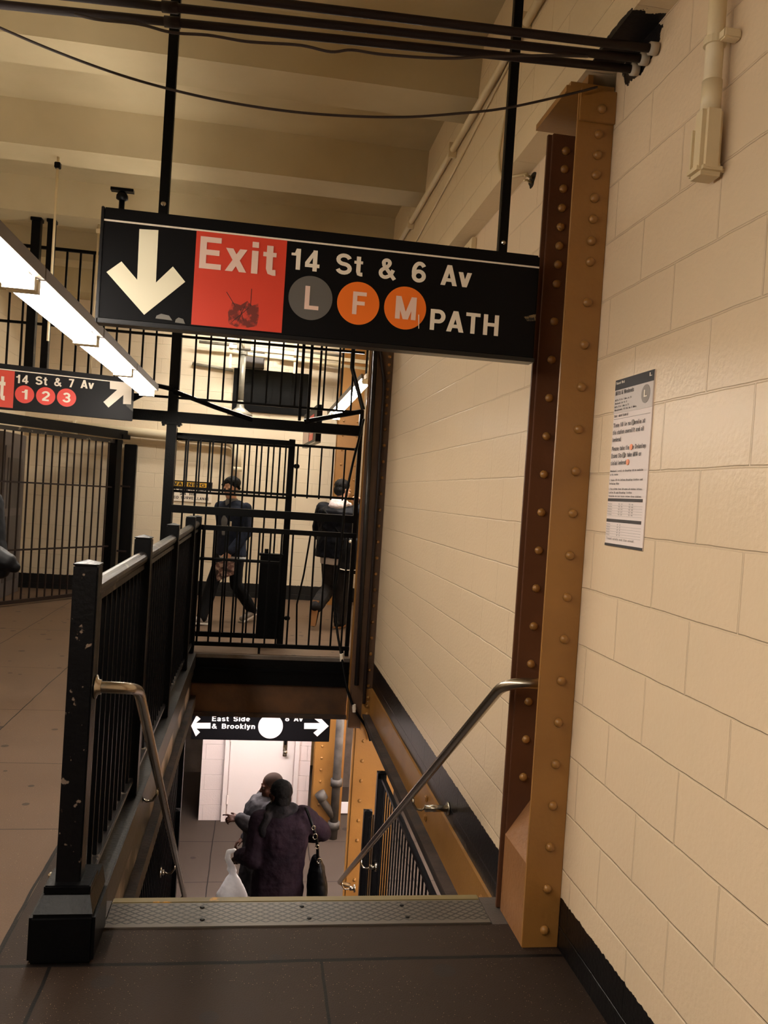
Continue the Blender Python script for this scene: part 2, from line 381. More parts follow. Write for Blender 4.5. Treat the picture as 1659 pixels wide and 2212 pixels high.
    if c == 'n': return .66, [V(.14, 0, .72), Sx([(.14, .4)] + _arc(.34, .44, .18, .19, 160, 0) + [(.52, 0)])]
    return .5, [V(.2)]
def stroke_poly(pts, w):
    pts = [Vector(p) for p in pts]; n = len(pts); Lp, Rp = [], []
    closed = (pts[0]-pts[-1]).length < 1e-4
    for i, p in enumerate(pts):
        if closed: a, b = pts[(i-1) % (n-1)], pts[(i+1) % (n-1)]
        else: a, b = pts[max(i-1, 0)], pts[min(i+1, n-1)]
        d = (b-a)
        if d.length < 1e-9: d = Vector((1, 0))
        d.normalize(); nn = Vector((-d.y, d.x)); Lp.append(p+nn*w/2); Rp.append(p-nn*w/2)
    return [(Lp[i], Lp[i+1], Rp[i+1], Rp[i]) for i in range(n-1)]
def text_quads(s, gap=0.06):
    x = 0; polys = []
    for ch in s:
        adv, sh = glyph(ch)
        for q in sh:
            if q[0] == 'p': polys.append([(a+x, b) for a, b in q[1]])
            else:
                for f in stroke_poly(q[1], q[2]): polys.append([(v.x+x, v.y) for v in f])
        x += adv+gap
    return polys
def lettering(name, s, mapf, m, parent, out):
    """mapf(u, v) -> world point, u in 0..1 along the text's width, v=0 baseline, 1 cap height; one mesh per word"""
    words, xs, x = [], [], 0.0
    for w in s.split(' '):
        if not w: x += 0.5; continue
        P = text_quads(w); words.append([[(a+x, b) for a, b in p] for p in P])
        x += sum(glyph(c)[0]+0.06 for c in w)+0.6
    xs = [a for W_ in words for p in W_ for a, _ in p]; x0, x1 = min(xs), max(xs); objs = []
    for W_ in words:
        bm = B()
        for k, p in enumerate(W_):
            e = out*(0.00006*(k % 13))
            vs_ = [bm.verts.new(mapf((a-x0)/(x1-x0), b) + e) for a, b in p]
            try: bm.faces.new(vs_)
            except ValueError: pass
        objs.append(mesh_obj(name, bm, m, parent))
    return objs
def bilin(a, b, c, d):
    """a bottom-left, b bottom-right, c top-right, d top-left world points -> map"""
    a, b, c, d = map(Vector, (a, b, c, d))
    return lambda u, v: (a*(1-u)+b*u)*(1-v) + (d*(1-u)+c*u)*v
#@@ENV
# ================================================================== SETTING
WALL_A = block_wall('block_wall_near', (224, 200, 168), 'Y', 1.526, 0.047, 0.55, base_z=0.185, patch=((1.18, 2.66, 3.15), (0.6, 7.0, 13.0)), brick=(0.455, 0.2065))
WALL_B = block_wall('block_wall_far', (224, 200, 168), 'Y', 1.526, 0.047, 0.5, base_z=0.03, brick=(0.455, 0.2065))
WALL_K = block_wall('block_wall_back', (228, 212, 186), 'X', 1.526, 0.1, 0.5, base_z=0.21, gloss=0.5, brick=(0.455, 0.2065))
WALL_L = block_wall('block_wall_left', (222, 206, 178), 'Y', 1.526, 0.1, 0.5, base_z=0.2, gloss=0.5)
WALL_P = block_wall('block_wall_lower', (238, 222, 216), 'X', -2.9, 0.2, 0.6, gloss=0.5, brick=(0.455, 0.2065))
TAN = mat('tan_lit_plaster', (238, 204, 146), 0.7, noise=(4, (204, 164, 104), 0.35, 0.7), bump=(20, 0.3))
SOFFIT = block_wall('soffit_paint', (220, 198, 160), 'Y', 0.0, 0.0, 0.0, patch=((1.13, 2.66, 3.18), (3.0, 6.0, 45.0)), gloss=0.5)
FLOOR = floor_mat('terrazzo_floor', (54, 40, 31), (40, 31, 26),
                  [(-0.76, 0.005, -9, 99), (-0.58, 0.006, -9, 2.80), (0.31, 0.005, -9, 2.80), (-1.5, 0.004, 2.8, 99), (-2.3, 0.004, 2.8, 99)],
                  [(2.80, 0.009, -9, 99), (3.9, 0.003, -9, -0.76), (4.8, 0.003, -9, -0.76), (5.9, 0.003, -9, -0.7), (7.2, 0.003, -9, -0.7), (9.0, 0.004, -9, 9), (10.5, 0.004, -9, 9)],
                  (150, 0.16, 0.82), (5.5, 0.72))
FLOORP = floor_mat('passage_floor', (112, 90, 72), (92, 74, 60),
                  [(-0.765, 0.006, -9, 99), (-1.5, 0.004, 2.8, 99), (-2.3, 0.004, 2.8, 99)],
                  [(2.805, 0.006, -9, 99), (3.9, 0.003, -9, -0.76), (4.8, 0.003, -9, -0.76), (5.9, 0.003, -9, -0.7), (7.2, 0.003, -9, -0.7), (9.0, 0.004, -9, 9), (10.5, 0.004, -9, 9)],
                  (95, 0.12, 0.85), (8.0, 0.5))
FLOORL = floor_mat('lower_floor', (80, 69, 60), (62, 54, 48), [(-0.3, 0.006, 0, 99), (0.9, 0.006, 0, 99), (2.1, 0.006, 0, 99)], [(8.4, 0.006, -9, 9), (9.5, 0.006, -9, 9), (10.6, 0.006, -9, 9)], (60, 0.08, 0.93), (4.0, 0.8))

bm = B()
box(bm, -3.3, 1.18, -4.0, 2.8, -0.3, 0.0)
box(bm, -0.76, 1.18, 2.8, 3.02, -0.3, 0.0)
box(bm, -0.76, -0.64, 3.02, 8.06, -0.3, 0.0)
struct('floor', bm, FLOOR)
bm = B(); box(bm, -3.3, -0.76, 2.8, 12.3, -0.3, 0.0); box(bm, -0.76, 3.2, 8.06, 12.3, -0.3, 0.0)
struct('floor_passage', bm, FLOORP)
bm = B(); box(bm, -4.5, 6.5, 3.0, 15.0, -3.1, -2.9); struct('floor_lower', bm, FLOORL)

bm = B(); box(bm, 1.18, 1.6, -4.0, 2.86, 0.0, 3.18); box(bm, 1.3, 1.6, 2.86, 3.16, -0.5, 3.18); struct('wall_right', bm, WALL_A)
bm = B(); box(bm, 1.18, 1.6, 3.16, 7.73, -0.21, 3.2); struct('wall_right_far', bm, WALL_B)
bm = B(); box(bm, -3.5, 3.3, 12.3, 12.5, 0.0, 4.2); struct('wall_back', bm, WALL_K)
bm = B(); box(bm, -3.5, -3.3, -4.0, 12.3, 0.0, 4.2); struct('wall_left', bm, WALL_L)
bm = B(); box(bm, -3.5, 1.6, -4.2, -4.0, 0.0, 4.2); struct('wall_front', bm, WALL_L)
bm = B(); box(bm, 3.0, 3.2, 8.1, 12.3, 0.0, 4.2); struct('wall_passage', bm, WALL_L)
bm = B(); box(bm, 1.6, 3.2, 8.0, 8.15, 0.0, 4.2); struct('wall_passage_end', bm, WALL_L)
bm = B(); box(bm, -3.5, 3.3, -4.2, 12.5, 4.12, 4.3); struct('ceiling', bm, CEIL)
# projecting upper wall (its underside is the ledge above the block wall)
bm = B(); box(bm, 1.07, 1.75, -4.0, 8.1, 3.18, 4.12); struct('trim_1', bm, SOFFIT)
k = 2
for y0 in (-2.55, -1.05, 0.44, 1.93, 3.43, 4.52, 6.0, 7.5, 9.0, 10.5):
    if y0 == 3.43: continue
    bm = B(); x1 = 1.07 if y0 < 8 else 3.0
    # haunched concrete beam, slightly wider where it meets the slab
    prism(bm, [(-3.3, y0-0.06, 4.12), (-3.3, y0, 3.84), (-3.3, y0+0.32, 3.84), (-3.3, y0+0.38, 4.12)], (x1+3.3, 0, 0))
    struct('trim_%d' % k, bm, CEIL); k += 1
# lower level shell
bm = B(); box(bm, -0.53, 0.93, 11.28, 11.6, -2.9, -0.3); struct('wall_lower_back', bm, WALL_P)
bm = B(); box(bm, -4.5, -4.3, 3.0, 15.0, -2.9, -0.3); struct('wall_lower_left', bm, CONC)
bm = B(); box(bm, -4.5, -0.53, 13.2, 13.4, -2.9, -0.3); struct('wall_lower_side', bm, CONC)
bm = B(); box(bm, 0.93, 6.5, 13.6, 13.8, -2.9, -0.3); struct('wall_lower_right', bm, TAN)
bm = B(); box(bm, 2.7, 2.9, 3.0, 13.6, -2.9, -0.3); struct('wall_lower_end', bm, TAN)
bm = B(); box(bm, -4.5, 1.18, 2.8, 3.0, -2.9, -0.3); struct('wall_lower_front', bm, CONC)
bm = B(); box(bm, -4.5, -0.64, 3.0, 13.4, -0.45, -0.3); box(bm, -0.64, 6.5, 8.5, 15.0, -0.5, -0.3); box(bm, 1.6, 6.5, 2.8, 8.5, -0.45, -0.3)
struct('ceiling_lower', bm, CONC)
# door in the lower wall
DOORM = mat('door_paint', (240, 228, 222), 0.4)
d = B(); box(d, -0.16, 0.70, 11.245, 11.28, -2.885, -0.75, 0.004); dr = struct('door_1', d, DOORM)
d = B(); box(d, -0.23, -0.17, 11.235, 11.28, -2.9, -0.72); box(d, 0.71, 0.77, 11.235, 11.28, -2.9, -0.72); box(d, -0.23, 0.77, 11.235, 11.28, -0.74, -0.68)
mesh_obj('door_frame', d, DOORM, dr)
d = B(); box(d, 0.545, 0.6, 11.232, 11.246, -2.0, -1.68, 0.003); mesh_obj('lock_plate', d, STEEL, dr)
d = B(); lathe(d, [(0.012, 0), (0.012, -0.03), (0.03, -0.045), (0.03, -0.07), (0.015, -0.08)], (0.572, 11.235, -1.93), 14, 'Y'); mesh_obj('door_knob', d, STEEL, dr, True)
d = B(); box(d, 0.558, 0.588, 11.224, 11.234, -1.84, -1.73); mesh_obj('latch_guard', d, BLACKP, dr)
for zz in (-2.6, -1.75, -0.95):
    d = B(); tube(d, [(-0.165, 11.235, zz-0.06), (-0.165, 11.235, zz+0.06)], 0.012, 8); mesh_obj('hinge', d, DOORM, dr)
# sloping concrete side of another stair beyond the lower column
d = B(); prism(d, [(1.36, 12.6, -2.9), (2.2, 12.6, -2.9), (2.2, 12.6, -2.25), (1.36, 12.6, -0.55)], (0, 0.25, 0)); o = struct('wall_stair_side', d, CONC)

# stairs
STEP = mat('stair_tread', (66, 58, 54), 0.6, noise=(6, (50, 44, 40), 0.4, 0.7), bump=(80, 0.2))
bm = B(); N_R, RZ, TD = 16, 2.9/16, 0.277
prof = [(0, 3.10, -0.02), (0, 3.235, -0.02)]
for i in range(1, N_R):
    prof += [(0, 3.235+TD*(i-1), -RZ*i), (0, 3.235+TD*i, -RZ*i)]
prof += [(0, 3.235+TD*(N_R-1), -2.9), (0, 3.235+TD*(N_R-1)-0.35, -2.9), (0, 3.10, -0.35)]
prism(bm, [(-0.42, y, z) for _, y, z in prof], (1.46, 0, 0))
struct('stairs', bm, STEP)
# landing edge beside and behind the top nosing
bm = B(); box(bm, 0.985, 1.18, 3.02, 3.235, -0.3, -0.002); box(bm, -0.62, -0.455, 3.02, 3.235, -0.3, -0.002); box(bm, -0.455, 0.985, 3.02, 3.10, -0.3, -0.004)
struct('trim_landing', bm, mat('landing_concrete', (70, 60, 54), 0.6, noise=(5, (52, 45, 41), 0.35, 0.7), bump=(90, 0.2)))
t = thing('stair_nosing', 'grey diamond plate nosing with worn yellow edge on top step', 'stair nosing', (0.26, 3.13, 0))
bm = B(); box(bm, -0.45, 0.98, 3.022, 3.2, -0.004, 0.006, 0.002); mesh_obj('tread_plate', bm, tread_mat(), t)
YELL = mat('worn_yellow', (104, 90, 52), 0.5, wear=(9, (176, 128, 36), 0.62))
bm = B(); box(bm, -0.45, 0.98, 3.2, 3.24, -0.03, 0.0075, 0.003); o = mesh_obj('edge_strip', bm, YELL, t); o['label'] = 'worn yellow edge strip'
for sx in (-0.1, 0.28, 0.66):
    for yy in (3.07, 3.16):
        bm = B(); lathe(bm, [(0.009, 0.0), (0.009, 0.0015), (0.005, 0.003)], (sx+random.uniform(-.02, .02), yy, 0.006), 10); mesh_obj('screw', bm, BLACKP, t)

# ================================================================== STEEL COLUMNS AND BEAMS
riv_me = None
def rivet_mesh():
    global riv_me
    if riv_me is None:
        bm = B(); lathe(bm, [(0.0165, 0.0), (0.0165, -0.004), (0.0145, -0.010), (0.010, -0.0145), (0.004, -0.0165)], (0, 0, 0), 14, 'Y')
        bmesh.ops.recalc_face_normals(bm, faces=bm.faces)
        riv_me = bpy.data.meshes.new('rivet'); bm.to_mesh(riv_me); bm.free(); riv_me.materials.append(ORANGE)
        for p in riv_me.polygons: p.use_smooth = True
    return riv_me
def rivet(parent, x, y, z):
    root = parent
    while root.parent: root = root.parent
    o = bpy.data.objects.new('rivet', rivet_mesh()); COL.objects.link(o); o.parent = parent; o.location = Vector((x, y, z))-Vector(root.location)

t = thing('steel_column', 'ochre riveted steel column against the right wall at the stair head', 'steel column', (1.14, 3.0, 0))
bm = B(); box(bm, 1.044, 1.1795, 2.852, 2.868, 0.0, 3.09, 0.002); ff = mesh_obj('front_flange', bm, ORANGE, t)
bm = B(); box(bm, 1.06, 1.1795, 2.868, 2.88, 0.0, 3.09); mesh_obj('front_angle', bm, ORANGE, t)
bm = B(); box(bm, 1.034, 1.1795, 3.145, 3.16, 0.0, 3.06, 0.002); bf = mesh_obj('back_flange', bm, SHADE_RED, t)
bm = B(); box(bm, 1.05, 1.1795, 3.13, 3.145, 0.0, 3.06, 0.002); mesh_obj('back_angle', bm, SHADE_RED, t)
bm = B(); box(bm, 1.155, 1.175, 2.88, 3.13, 0.0, 3.06); mesh_obj('web', bm, ORANGE, t)
bm = B(); box(bm, 1.046, 1.1795, 2.84, 2.852, 2.985, 3.1, 0.002); mesh_obj('splice_plate', bm, ORANGE, t)
bm = B()  # filled foot with a sloping top
prism(bm, [(1.046, 2.869, 0), (1.154, 2.869, 0), (1.154, 2.869, 0.46), (1.046, 2.869, 0.302)], (0, 0.26, 0))
o = mesh_obj('filled_foot', bm, mat('foot_paint', (142, 98, 60), 0.45, noise=(4, (124, 84, 50), 0.35, 0.7), bump=(50, 0.3)), t)
zs = [3.031, 2.946, 2.873, 2.802, 2.719, 2.644, 2.566, 2.492] + [2.346-0.152*i for i in range(16)]
for z in zs: rivet(ff, 1.125, 2.852 if z < 2.98 else 2.84, z)
zs = [2.996, 2.925, 2.849, 2.774, 2.70, 2.626, 2.554, 2.478] + [2.331-0.15*i for i in range(13)]
for z in zs: rivet(bf, 1.104, 3.13, z)
t = thing('steel_beam', 'rust brown beam flange on top of the column under the ledge', 'steel beam', (1.09, 2.95, 3.06))
bm = B(); box(bm, 1.0, 1.1795, 2.87, 3.2, 3.092, 3.115); box(bm, 1.015, 1.1795, 2.87, 3.2, 3.115, 3.13); mesh_obj('bottom_flange', bm, ORANGE, t)
bm = B(); box(bm, 1.09, 1.11, 2.9, 3.17, 3.13, 3.179); mesh_obj('web', bm, ORANGE, t)

t = thing('steel_column', 'shaded brown riveted column where the far wall ends above the stair', 'steel column', (1.08, 7.85, -2.9))
bm = B(); box(bm, 0.985, 1.1795, 7.735, 7.75, -0.6, 3.18, 0.002); ff = mesh_obj('upper_flange', bm, SHADE_BROWN, t)
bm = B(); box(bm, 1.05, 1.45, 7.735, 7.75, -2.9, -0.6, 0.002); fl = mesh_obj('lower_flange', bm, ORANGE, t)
bm = B(); box(bm, 0.972, 1.0, 7.75, 7.765, -0.6, 3.18); box(bm, 0.982, 1.0, 7.765, 7.78, -0.6, 3.18); mesh_obj('flange_edge', bm, SHADE_BROWN, t)
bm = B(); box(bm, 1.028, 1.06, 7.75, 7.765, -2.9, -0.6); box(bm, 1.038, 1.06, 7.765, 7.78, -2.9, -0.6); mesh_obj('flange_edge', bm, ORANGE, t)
bm = B(); box(bm, 1.06, 1.45, 7.75, 7.765, -2.9, -0.6); box(bm, 1.0, 1.1795, 7.75, 7.765, -0.6, 3.18); box(bm, 1.15, 1.17, 7.765, 8.0, -2.9, 3.18); mesh_obj('web', bm, ORANGE, t)
bm = B(); box(bm, 0.985, 1.4, 8.0, 8.028, -0.6, 3.18); box(bm, 1.06, 1.4, 8.0, 8.028, -2.9, -0.6); mesh_obj('back_flange', bm, ORANGE, t)
z = 3.0
while z > -0.55:
    rivet(ff, 1.143, 7.735, z); z -= 0.152 if z < 2.45 else 0.076
z = -0.72
while z > -2.6:
    for x in (1.13, 1.36): rivet(fl, x, 7.735, z)
    z -= 0.19
bm = B(); box(bm, 1.09, 1.1795, 7.722, 7.735, -0.62, -0.22, 0.01); gp = mesh_obj('gusset_plate', bm, ORANGE, t)
for z in (-0.3, -0.38, -0.46, -0.54): rivet(gp, 1.143, 7.722, z)

# stringer beam under the right wall
t = thing('steel_beam', 'ochre floor beam below the black band along the right stair side', 'steel beam', (1.15, 5.4, -0.6))
DKB = mat('sooty_brown', (58, 42, 34), 0.8, noise=(8, (34, 26, 22), 0.35, 0.65), bump=(40, 0.4))
bm = B(); box(bm, 1.165, 1.3, 3.16, 7.72, -0.46, -0.212); mesh_obj('web', bm, ORANGE, t)
bm = B(); box(bm, 1.10, 1.3, 3.25, 7.72, -0.475, -0.46); prism(bm, [(1.10, 3.25, -0.475), (1.3, 3.25, -0.475), (1.3, 3.25, -0.57), (1.13, 3.25, -0.57)], (0, 4.47, 0)); o = mesh_obj('bottom_flange', bm, DKB, t); o['label'] = 'sooty brown bottom flange'
for yy in (5.0, 5.08, 4.1, 4.2):
    for z in (-0.28, -0.36, -0.43): rivet(t.children[0], 1.16, yy+0.03*(-z), z) if False else None
bm = B()
for yy in (3.75, 5.05):
    for z in (-0.27, -0.33, -0.39): box(bm, 1.15, 1.166, yy-0.022, yy+0.022, z-0.018, z+0.018, 0.006)
mesh_obj('bolt_heads', bm, ORANGE, t)
# header at the far end of the opening
t = thing('steel_beam', 'black and brown header beam across the far end of the stair opening', 'steel beam', (0.2, 8.1, -0.58))
bm = B(); box(bm, -0.62, 0.985, 8.03, 8.06, -0.28, -0.035); box(bm, -0.62, 0.985, 8.015, 8.03, -0.15, -0.13); mesh_obj('fascia_plate', bm, BLACK, t)
bm = B(); box(bm, -0.62, 0.985, 8.06, 8.08, -0.56, -0.28); mesh_obj('web', bm, mat('shaded_ochre', (84, 56, 32), 0.55, noise=(5, (62, 40, 24), 0.35, 0.7), bump=(40, 0.2)), t)  # web colour carries the shade at the far end of the opening
bm = B(); box(bm, -0.62, 0.985, 8.03, 8.2, -0.6, -0.56); o = mesh_obj('bottom_flange', bm, DKB, t)
bm = B(); box(bm, -0.62, 0.985, 8.03, 8.06, -0.035, 0.0); struct('trim_opening', bm, CONC)
# left stringer: curb, dark beam, plaster
t = thing('stair_curb', 'dark steel curb and beam along the left edge of the stairwell', 'curb', (-0.52, 5.5, -0.5))
bm = B(); box(bm, -0.64, -0.49, 3.05, 8.03, -0.12, 0.012, 0.004); mesh_obj('ledge', bm, mat('curb_paint', (24, 20, 19), 0.4, noise=(7, (15, 13, 12), 0.35, 0.65), bump=(60, 0.2)), t)
bm = B(); box(bm, -0.64, -0.505, 3.24, 8.03, -0.2, -0.12); mesh_obj('inner_face', bm, mat('stringer_black', (16, 14, 14), 0.42, noise=(6, (30, 27, 26), 0.5, 0.75), bump=(50, 0.2)), t)
bm = B(); box(bm, -0.62, -0.52, 3.24, 8.03, -0.4, -0.2); mesh_obj('plaster_strip', bm, mat('scuffed_plaster', (40, 35, 33), 0.45, noise=(2.2, (168, 152, 142), 0.5, 0.62), bump=(30, .2)), t)
bm = B(); box(bm, -0.62, -0.47, 3.24, 8.03, -0.50, -0.4); mesh_obj('bottom_flange', bm, DKB, t)
#@@FENCE
# ================================================================== RAILINGS
def bars_between(root, name, xs, z0, z1, y, w, axis='X', m=BLACK, first=None):
    """square bars standing at each x (or y); one mesh shared by all copies"""
    base = Vector(root.location); proto = first
    for x in xs:
        if proto is None:
            bm = B(); box(bm, -w/2, w/2, -w/2, w/2, 0, z1-z0, w*0.12)
            proto = mesh_obj(name, bm, m, root, world=False)
            o = proto
        else: o = copy_part(proto, root, (0, 0, 0))
        p = Vector((x, y, z0)) if axis == 'X' else Vector((y, x, z0))
        o.location = p-base
    return proto
def post(root, name, x, y, z0, z1, w, cap=True, m=BLACK):
    bm = B(); h = w/2; c = w*0.22 if cap else 0
    box(bm, x-h, x+h, y-h, y+h, z0, z1-c, w*0.06)
    if cap:
        ch = 0.0005
        v = [bm.verts.new(p) for p in ((x-h-ch, y-h-ch, z1-c), (x+h+ch, y-h-ch, z1-c), (x+h+ch, y+h+ch, z1-c), (x-h-ch, y+h+ch, z1-c))]
        v2 = [bm.verts.new(p) for p in ((x-h-ch, y-h-ch, z1-c*0.7), (x+h+ch, y-h-ch, z1-c*0.7), (x+h+ch, y+h+ch, z1-c*0.7), (x-h-ch, y+h+ch, z1-c*0.7))]
        t_ = bm.verts.new((x, y, z1)); bm.faces.new(v[::-1])
        for i in range(4): bm.faces.new((v[i], v[(i+1) % 4], v2[(i+1) % 4], v2[i])); bm.faces.new((v2[i], v2[(i+1) % 4], t_))
    return mesh_obj(name, bm, m, root)

# railing along the left of the stairwell
RX = -0.555
WORN = mat('scratched_post', (12, 11, 12), 0.36, spec=.15, wear=(32, (112, 96, 84), 0.66), bump=(60, 0.2))
t = thing('stair_railing', 'black iron railing along the left side of the stair opening', 'railing', (RX, 2.93, 0))
for y, z in ((2.93, 1.325), (4.31, 1.335), (5.77, 1.335), (7.25, 1.34), (8.02, 1.32)):
    o = post(t, 'post', RX, y, 0.0 if y < 3 else 0.013, z, 0.082, True, WORN if y < 3 else BLACK)
    if y < 3: o['label'] = 'front post with scuffed paint at its head'
bm = B(); tube(bm, [(RX, 2.972, 1.215), (RX, 7.98, 1.235)], 0.031, 14); box(bm, RX-.016, RX+.016, 2.97, 7.98, 1.165, 1.19); o = mesh_obj('top_rail', bm, RAILG, t); o['label'] = 'worn shiny top rail'
bm = B(); box(bm, RX-.022, RX+.022, 2.972, 7.98, 0.085, 0.11, 0.003); mesh_obj('bottom_rail', bm, RAILG, t)
ys_ = []
pts = [2.93, 4.31, 5.77, 7.25, 8.02]
for a, b in zip(pts, pts[1:]):
    n = max(1, round((b-a)/0.112)-1)
    ys_ += [a+(b-a)*(i+1)/(n+1) for i in range(n)]
bars_between(t, 'baluster', ys_, 0.11, 1.17, RX, 0.017, 'Y')
bm = B(); box(bm, -0.655, -0.445, 2.80, 3.045, 0.0, 0.165, 0.012); base_o = mesh_obj('post_base', bm, BLACK, t)
bm = B(); prism(bm, [(-0.645, 2.81, 0.165), (-0.455, 2.81, 0.165), (-0.475, 2.86, 0.205), (-0.625, 2.86, 0.205)], (0, 0.23, 0)); box(bm, -0.625, -0.475, 2.86, 3.0, 0.205, 0.235, 0.004); mesh_obj('plinth', bm, BLACK, base_o)
bm = B(); lathe(bm, [(0.014, 0), (0.014, 0.01), (0.008, 0.016)], (-0.63, 3.0, 0.2), 8); mesh_obj('bolt', bm, STEEL, base_o)

# ---- plane of the far railings
FY = 8.12
def colbars(x0, x1, n): return [x0+(x1-x0)*i/(n-1) for i in range(n)]
t = thing('guard_railing', 'low black bar railing across the far end of the stair opening', 'railing', (0.2, FY, 0))
bm = B(); box(bm, -0.575, 0.98, FY-.02, FY+.02, 1.178, 1.226, 0.003); mesh_obj('top_rail', bm, BLACK, t)
bm = B(); box(bm, -0.575, 0.982, FY-.016, FY+.016, 0.062, 0.102, 0.003); mesh_obj('bottom_rail', bm, BLACK, t)
bm = B(); box(bm, -0.575, 0.26, FY-.008, FY+.008, 0.887, 0.909); mesh_obj('middle_rail', bm, BLACK, t)
xs = colbars(-0.50, 0.90, 14)
bars_between(t, 'baluster', xs[:9]+xs[10:], 0.1, 1.18, FY, 0.018)
bm = B(); x = xs[9]; tube(bm, [(x+0.06, FY, 1.18), (x+0.02, FY, 0.8), (x-0.03, FY, 0.5), (x-0.01, FY, 0.1)], 0.010, 6); o = mesh_obj('baluster', bm, BLACK, t); o['label'] = 'bent bar leaning left'
for xx in (-0.545, 0.10, 0.915):
    bm = B(); box(bm, xx-.012, xx+.012, FY-.01, FY+.01, 0.0, 0.064); mesh_obj('foot', bm, BLACK, t)

t = thing('post_and_beam_frame', 'black steel frame of posts and beams holding the railings together', 'steel frame', (-0.855, FY+0.06, 0))
FB = FY+0.06
bm = B(); box(bm, -0.903, -0.81, FB-.04, FB+.04, 0.0, 4.12, 0.004); mesh_obj('tall_post', bm, BLACK, t)
bm = B(); box(bm, -2.95, 0.984, FB-.045, FB+.045, 2.19, 2.29, 0.004); mesh_obj('upper_beam', bm, BLACK, t)
bm = B(); box(bm, -0.81, 0.984, FB-.035, FB+.035, 1.325, 1.40, 0.004); mesh_obj('lower_beam', bm, BLACK, t)
bm = B(); box(bm, -0.95, -0.765, FB-.06, FB+.06, 2.165, 2.185, 0.003)
for xx in (-0.93, -0.785): box(bm, xx-.012, xx+.012, FB-.075, FB-.05, 2.145, 2.20)
mesh_obj('splice_plate', bm, BLACK, t)
bm = B(); box(bm, 0.945, 0.985, FB-.03, FB+.03, 0.0, 2.45, 0.003); mesh_obj('end_post', bm, BLACK, t)
for pts in ([(-0.86, FB-.05, 2.50), (-1.0, FB-.05, 2.52), (-1.25, FB-.05, 2.36), (-1.75, FB-.05, 2.2)], [(-0.85, FB-.05, 2.48), (-0.45, FB-.05, 2.36), (-0.1, FB-.05, 2.27)], [(0.95, FB-.05, 2.43), (0.4, FB-.05, 2.29)]):
    bm = B(); tube(bm, pts, 0.024, 8); mesh_obj('brace', bm, BLACK, t)
bm = B(); tube(bm, [(0.84, FB-.06, 3.7), (0.835, FB-.06, 2.85), (0.97, FB-.06, 2.45)], 0.022, 8); mesh_obj('brace', bm, BLACK, t)

# grilles over the beam
def grille(label, x0, x1, xs, zs, y, w=0.018):
    t = thing('overhead_grille', label, 'grille', ((x0+x1)/2, y, zs[0]))
    for z, h in zip(zs, (0.022, 0.024, 0.03)):
        bm = B(); box(bm, x0, x1, y-.012, y+.012, z-h/2, z+h/2, 0.002); mesh_obj('rail', bm, BLACK, t)
    bars_between(t, 'bar', xs, zs[0], zs[2], y, w)
    return t
xs = [-0.92-0.121*i for i in range(1, 19)]
grille('black barred grille above the beam, left of the tall post behind the tube light', -3.2, -0.9, xs, (2.42, 3.0, 3.706), FY)
xs = [-0.81+0.138*i for i in range(1, 13)]
grille('black barred grille above the beam, right of the tall post below the exit sign', -0.82, 0.95, xs, (2.42, 3.005, 3.706), FY)
t = thing('grille_stiffeners', 'pair of close black bars stiffening the right overhead grille', 'bar pair', (0.39, FY-.02, 2.3))
for xx in (0.35, 0.43):
    bm = B(); box(bm, xx-.014, xx+.014, FY-.05, FY-.015, 2.29, 3.9, 0.003); mesh_obj('bar', bm, BLACK, t)
HPY = 7.68
for px0, py0, px1, w, lab in ((80, 488, 74, 0.075, 'thicker black hanging post at the upper left, above the tube light'), (112, 500, 100, 0.06, 'second black hanging post, right of the thicker one at the upper left')):
    xx = onY(px0, py0, HPY).x; t = thing('hanging_post', lab, 'post', (xx, HPY, 2.3))
    bm = B(); box(bm, xx-w/2, xx+w/2, HPY-.035, HPY+.035, 2.36, 3.81, 0.004); mesh_obj('shaft', bm, BLACK, t)
    bm = B(); box(bm, xx-w*.62, xx+w*.62, HPY-.045, HPY+.045, 3.81, 3.8395, 0.003); mesh_obj('cap', bm, BLACK, t)
# upper fixed railing between the two beams
t = thing('upper_railing', 'black bar railing at head height between the two steel beams', 'railing', (0.1, FY+.02, 1.4))
y = FY+.13
for z in (2.06, 1.565):
    bm = B(); box(bm, -0.81, 0.955, y-.01, y+.01, z-.012, z+.012); mesh_obj('rail', bm, BLACK, t)
bars_between(t, 'bar', [-0.70+0.118*i for i in range(14)], 1.54, 2.06, y, 0.016)
bm = B(); box(bm, 0.92, 0.95, FB+.03, y, 2.05, 2.075); box(bm, -0.85, -0.81, FB, y, 2.05, 2.075); mesh_obj('bracket', bm, BLACK, t)

# gate leaf standing behind
GY = 8.52
t = thing('barred_gate', 'black barred gate leaf with lock box behind the low railing', 'gate', (-0.2, GY, 0))
gx0, gx1 = -0.86, 0.31
bm = B(); box(bm, gx1-.032, gx1+.032, GY-.03, GY+.03, 0.02, 2.13, 0.004); mesh_obj('lock_stile', bm, BLACK, t)
bm = B(); box(bm, gx0-.025, gx0+.025, GY-.025, GY+.025, 0.02, 2.16, 0.004); mesh_obj('hinge_stile', bm, BLACK, t)
bm = B(); box(bm, gx0, gx1-.03, GY-.025, GY+.025, 2.04, 2.115, 0.003); mesh_obj('top_rail', bm, BLACK, t)
bm = B(); box(bm, gx0, gx1-.03, GY-.02, GY+.02, 0.08, 0.13, 0.003); mesh_obj('bottom_rail', bm, BLACK, t)
for z in (1.53, 0.87):
    bm = B(); box(bm, gx0, gx1-.03, GY-.008, GY+.008, z-.012, z+.012); mesh_obj('middle_rail', bm, BLACK, t)
bars_between(t, 'bar', [gx0+0.117*i for i in range(1, 10)], 0.1, 2.06, GY, 0.018)
bm = B(); box(bm, 0.06, gx1-.03, GY-.06, GY+.04, 0.1, 0.93, 0.005); lb = mesh_obj('lock_box', bm, BLACK, t)
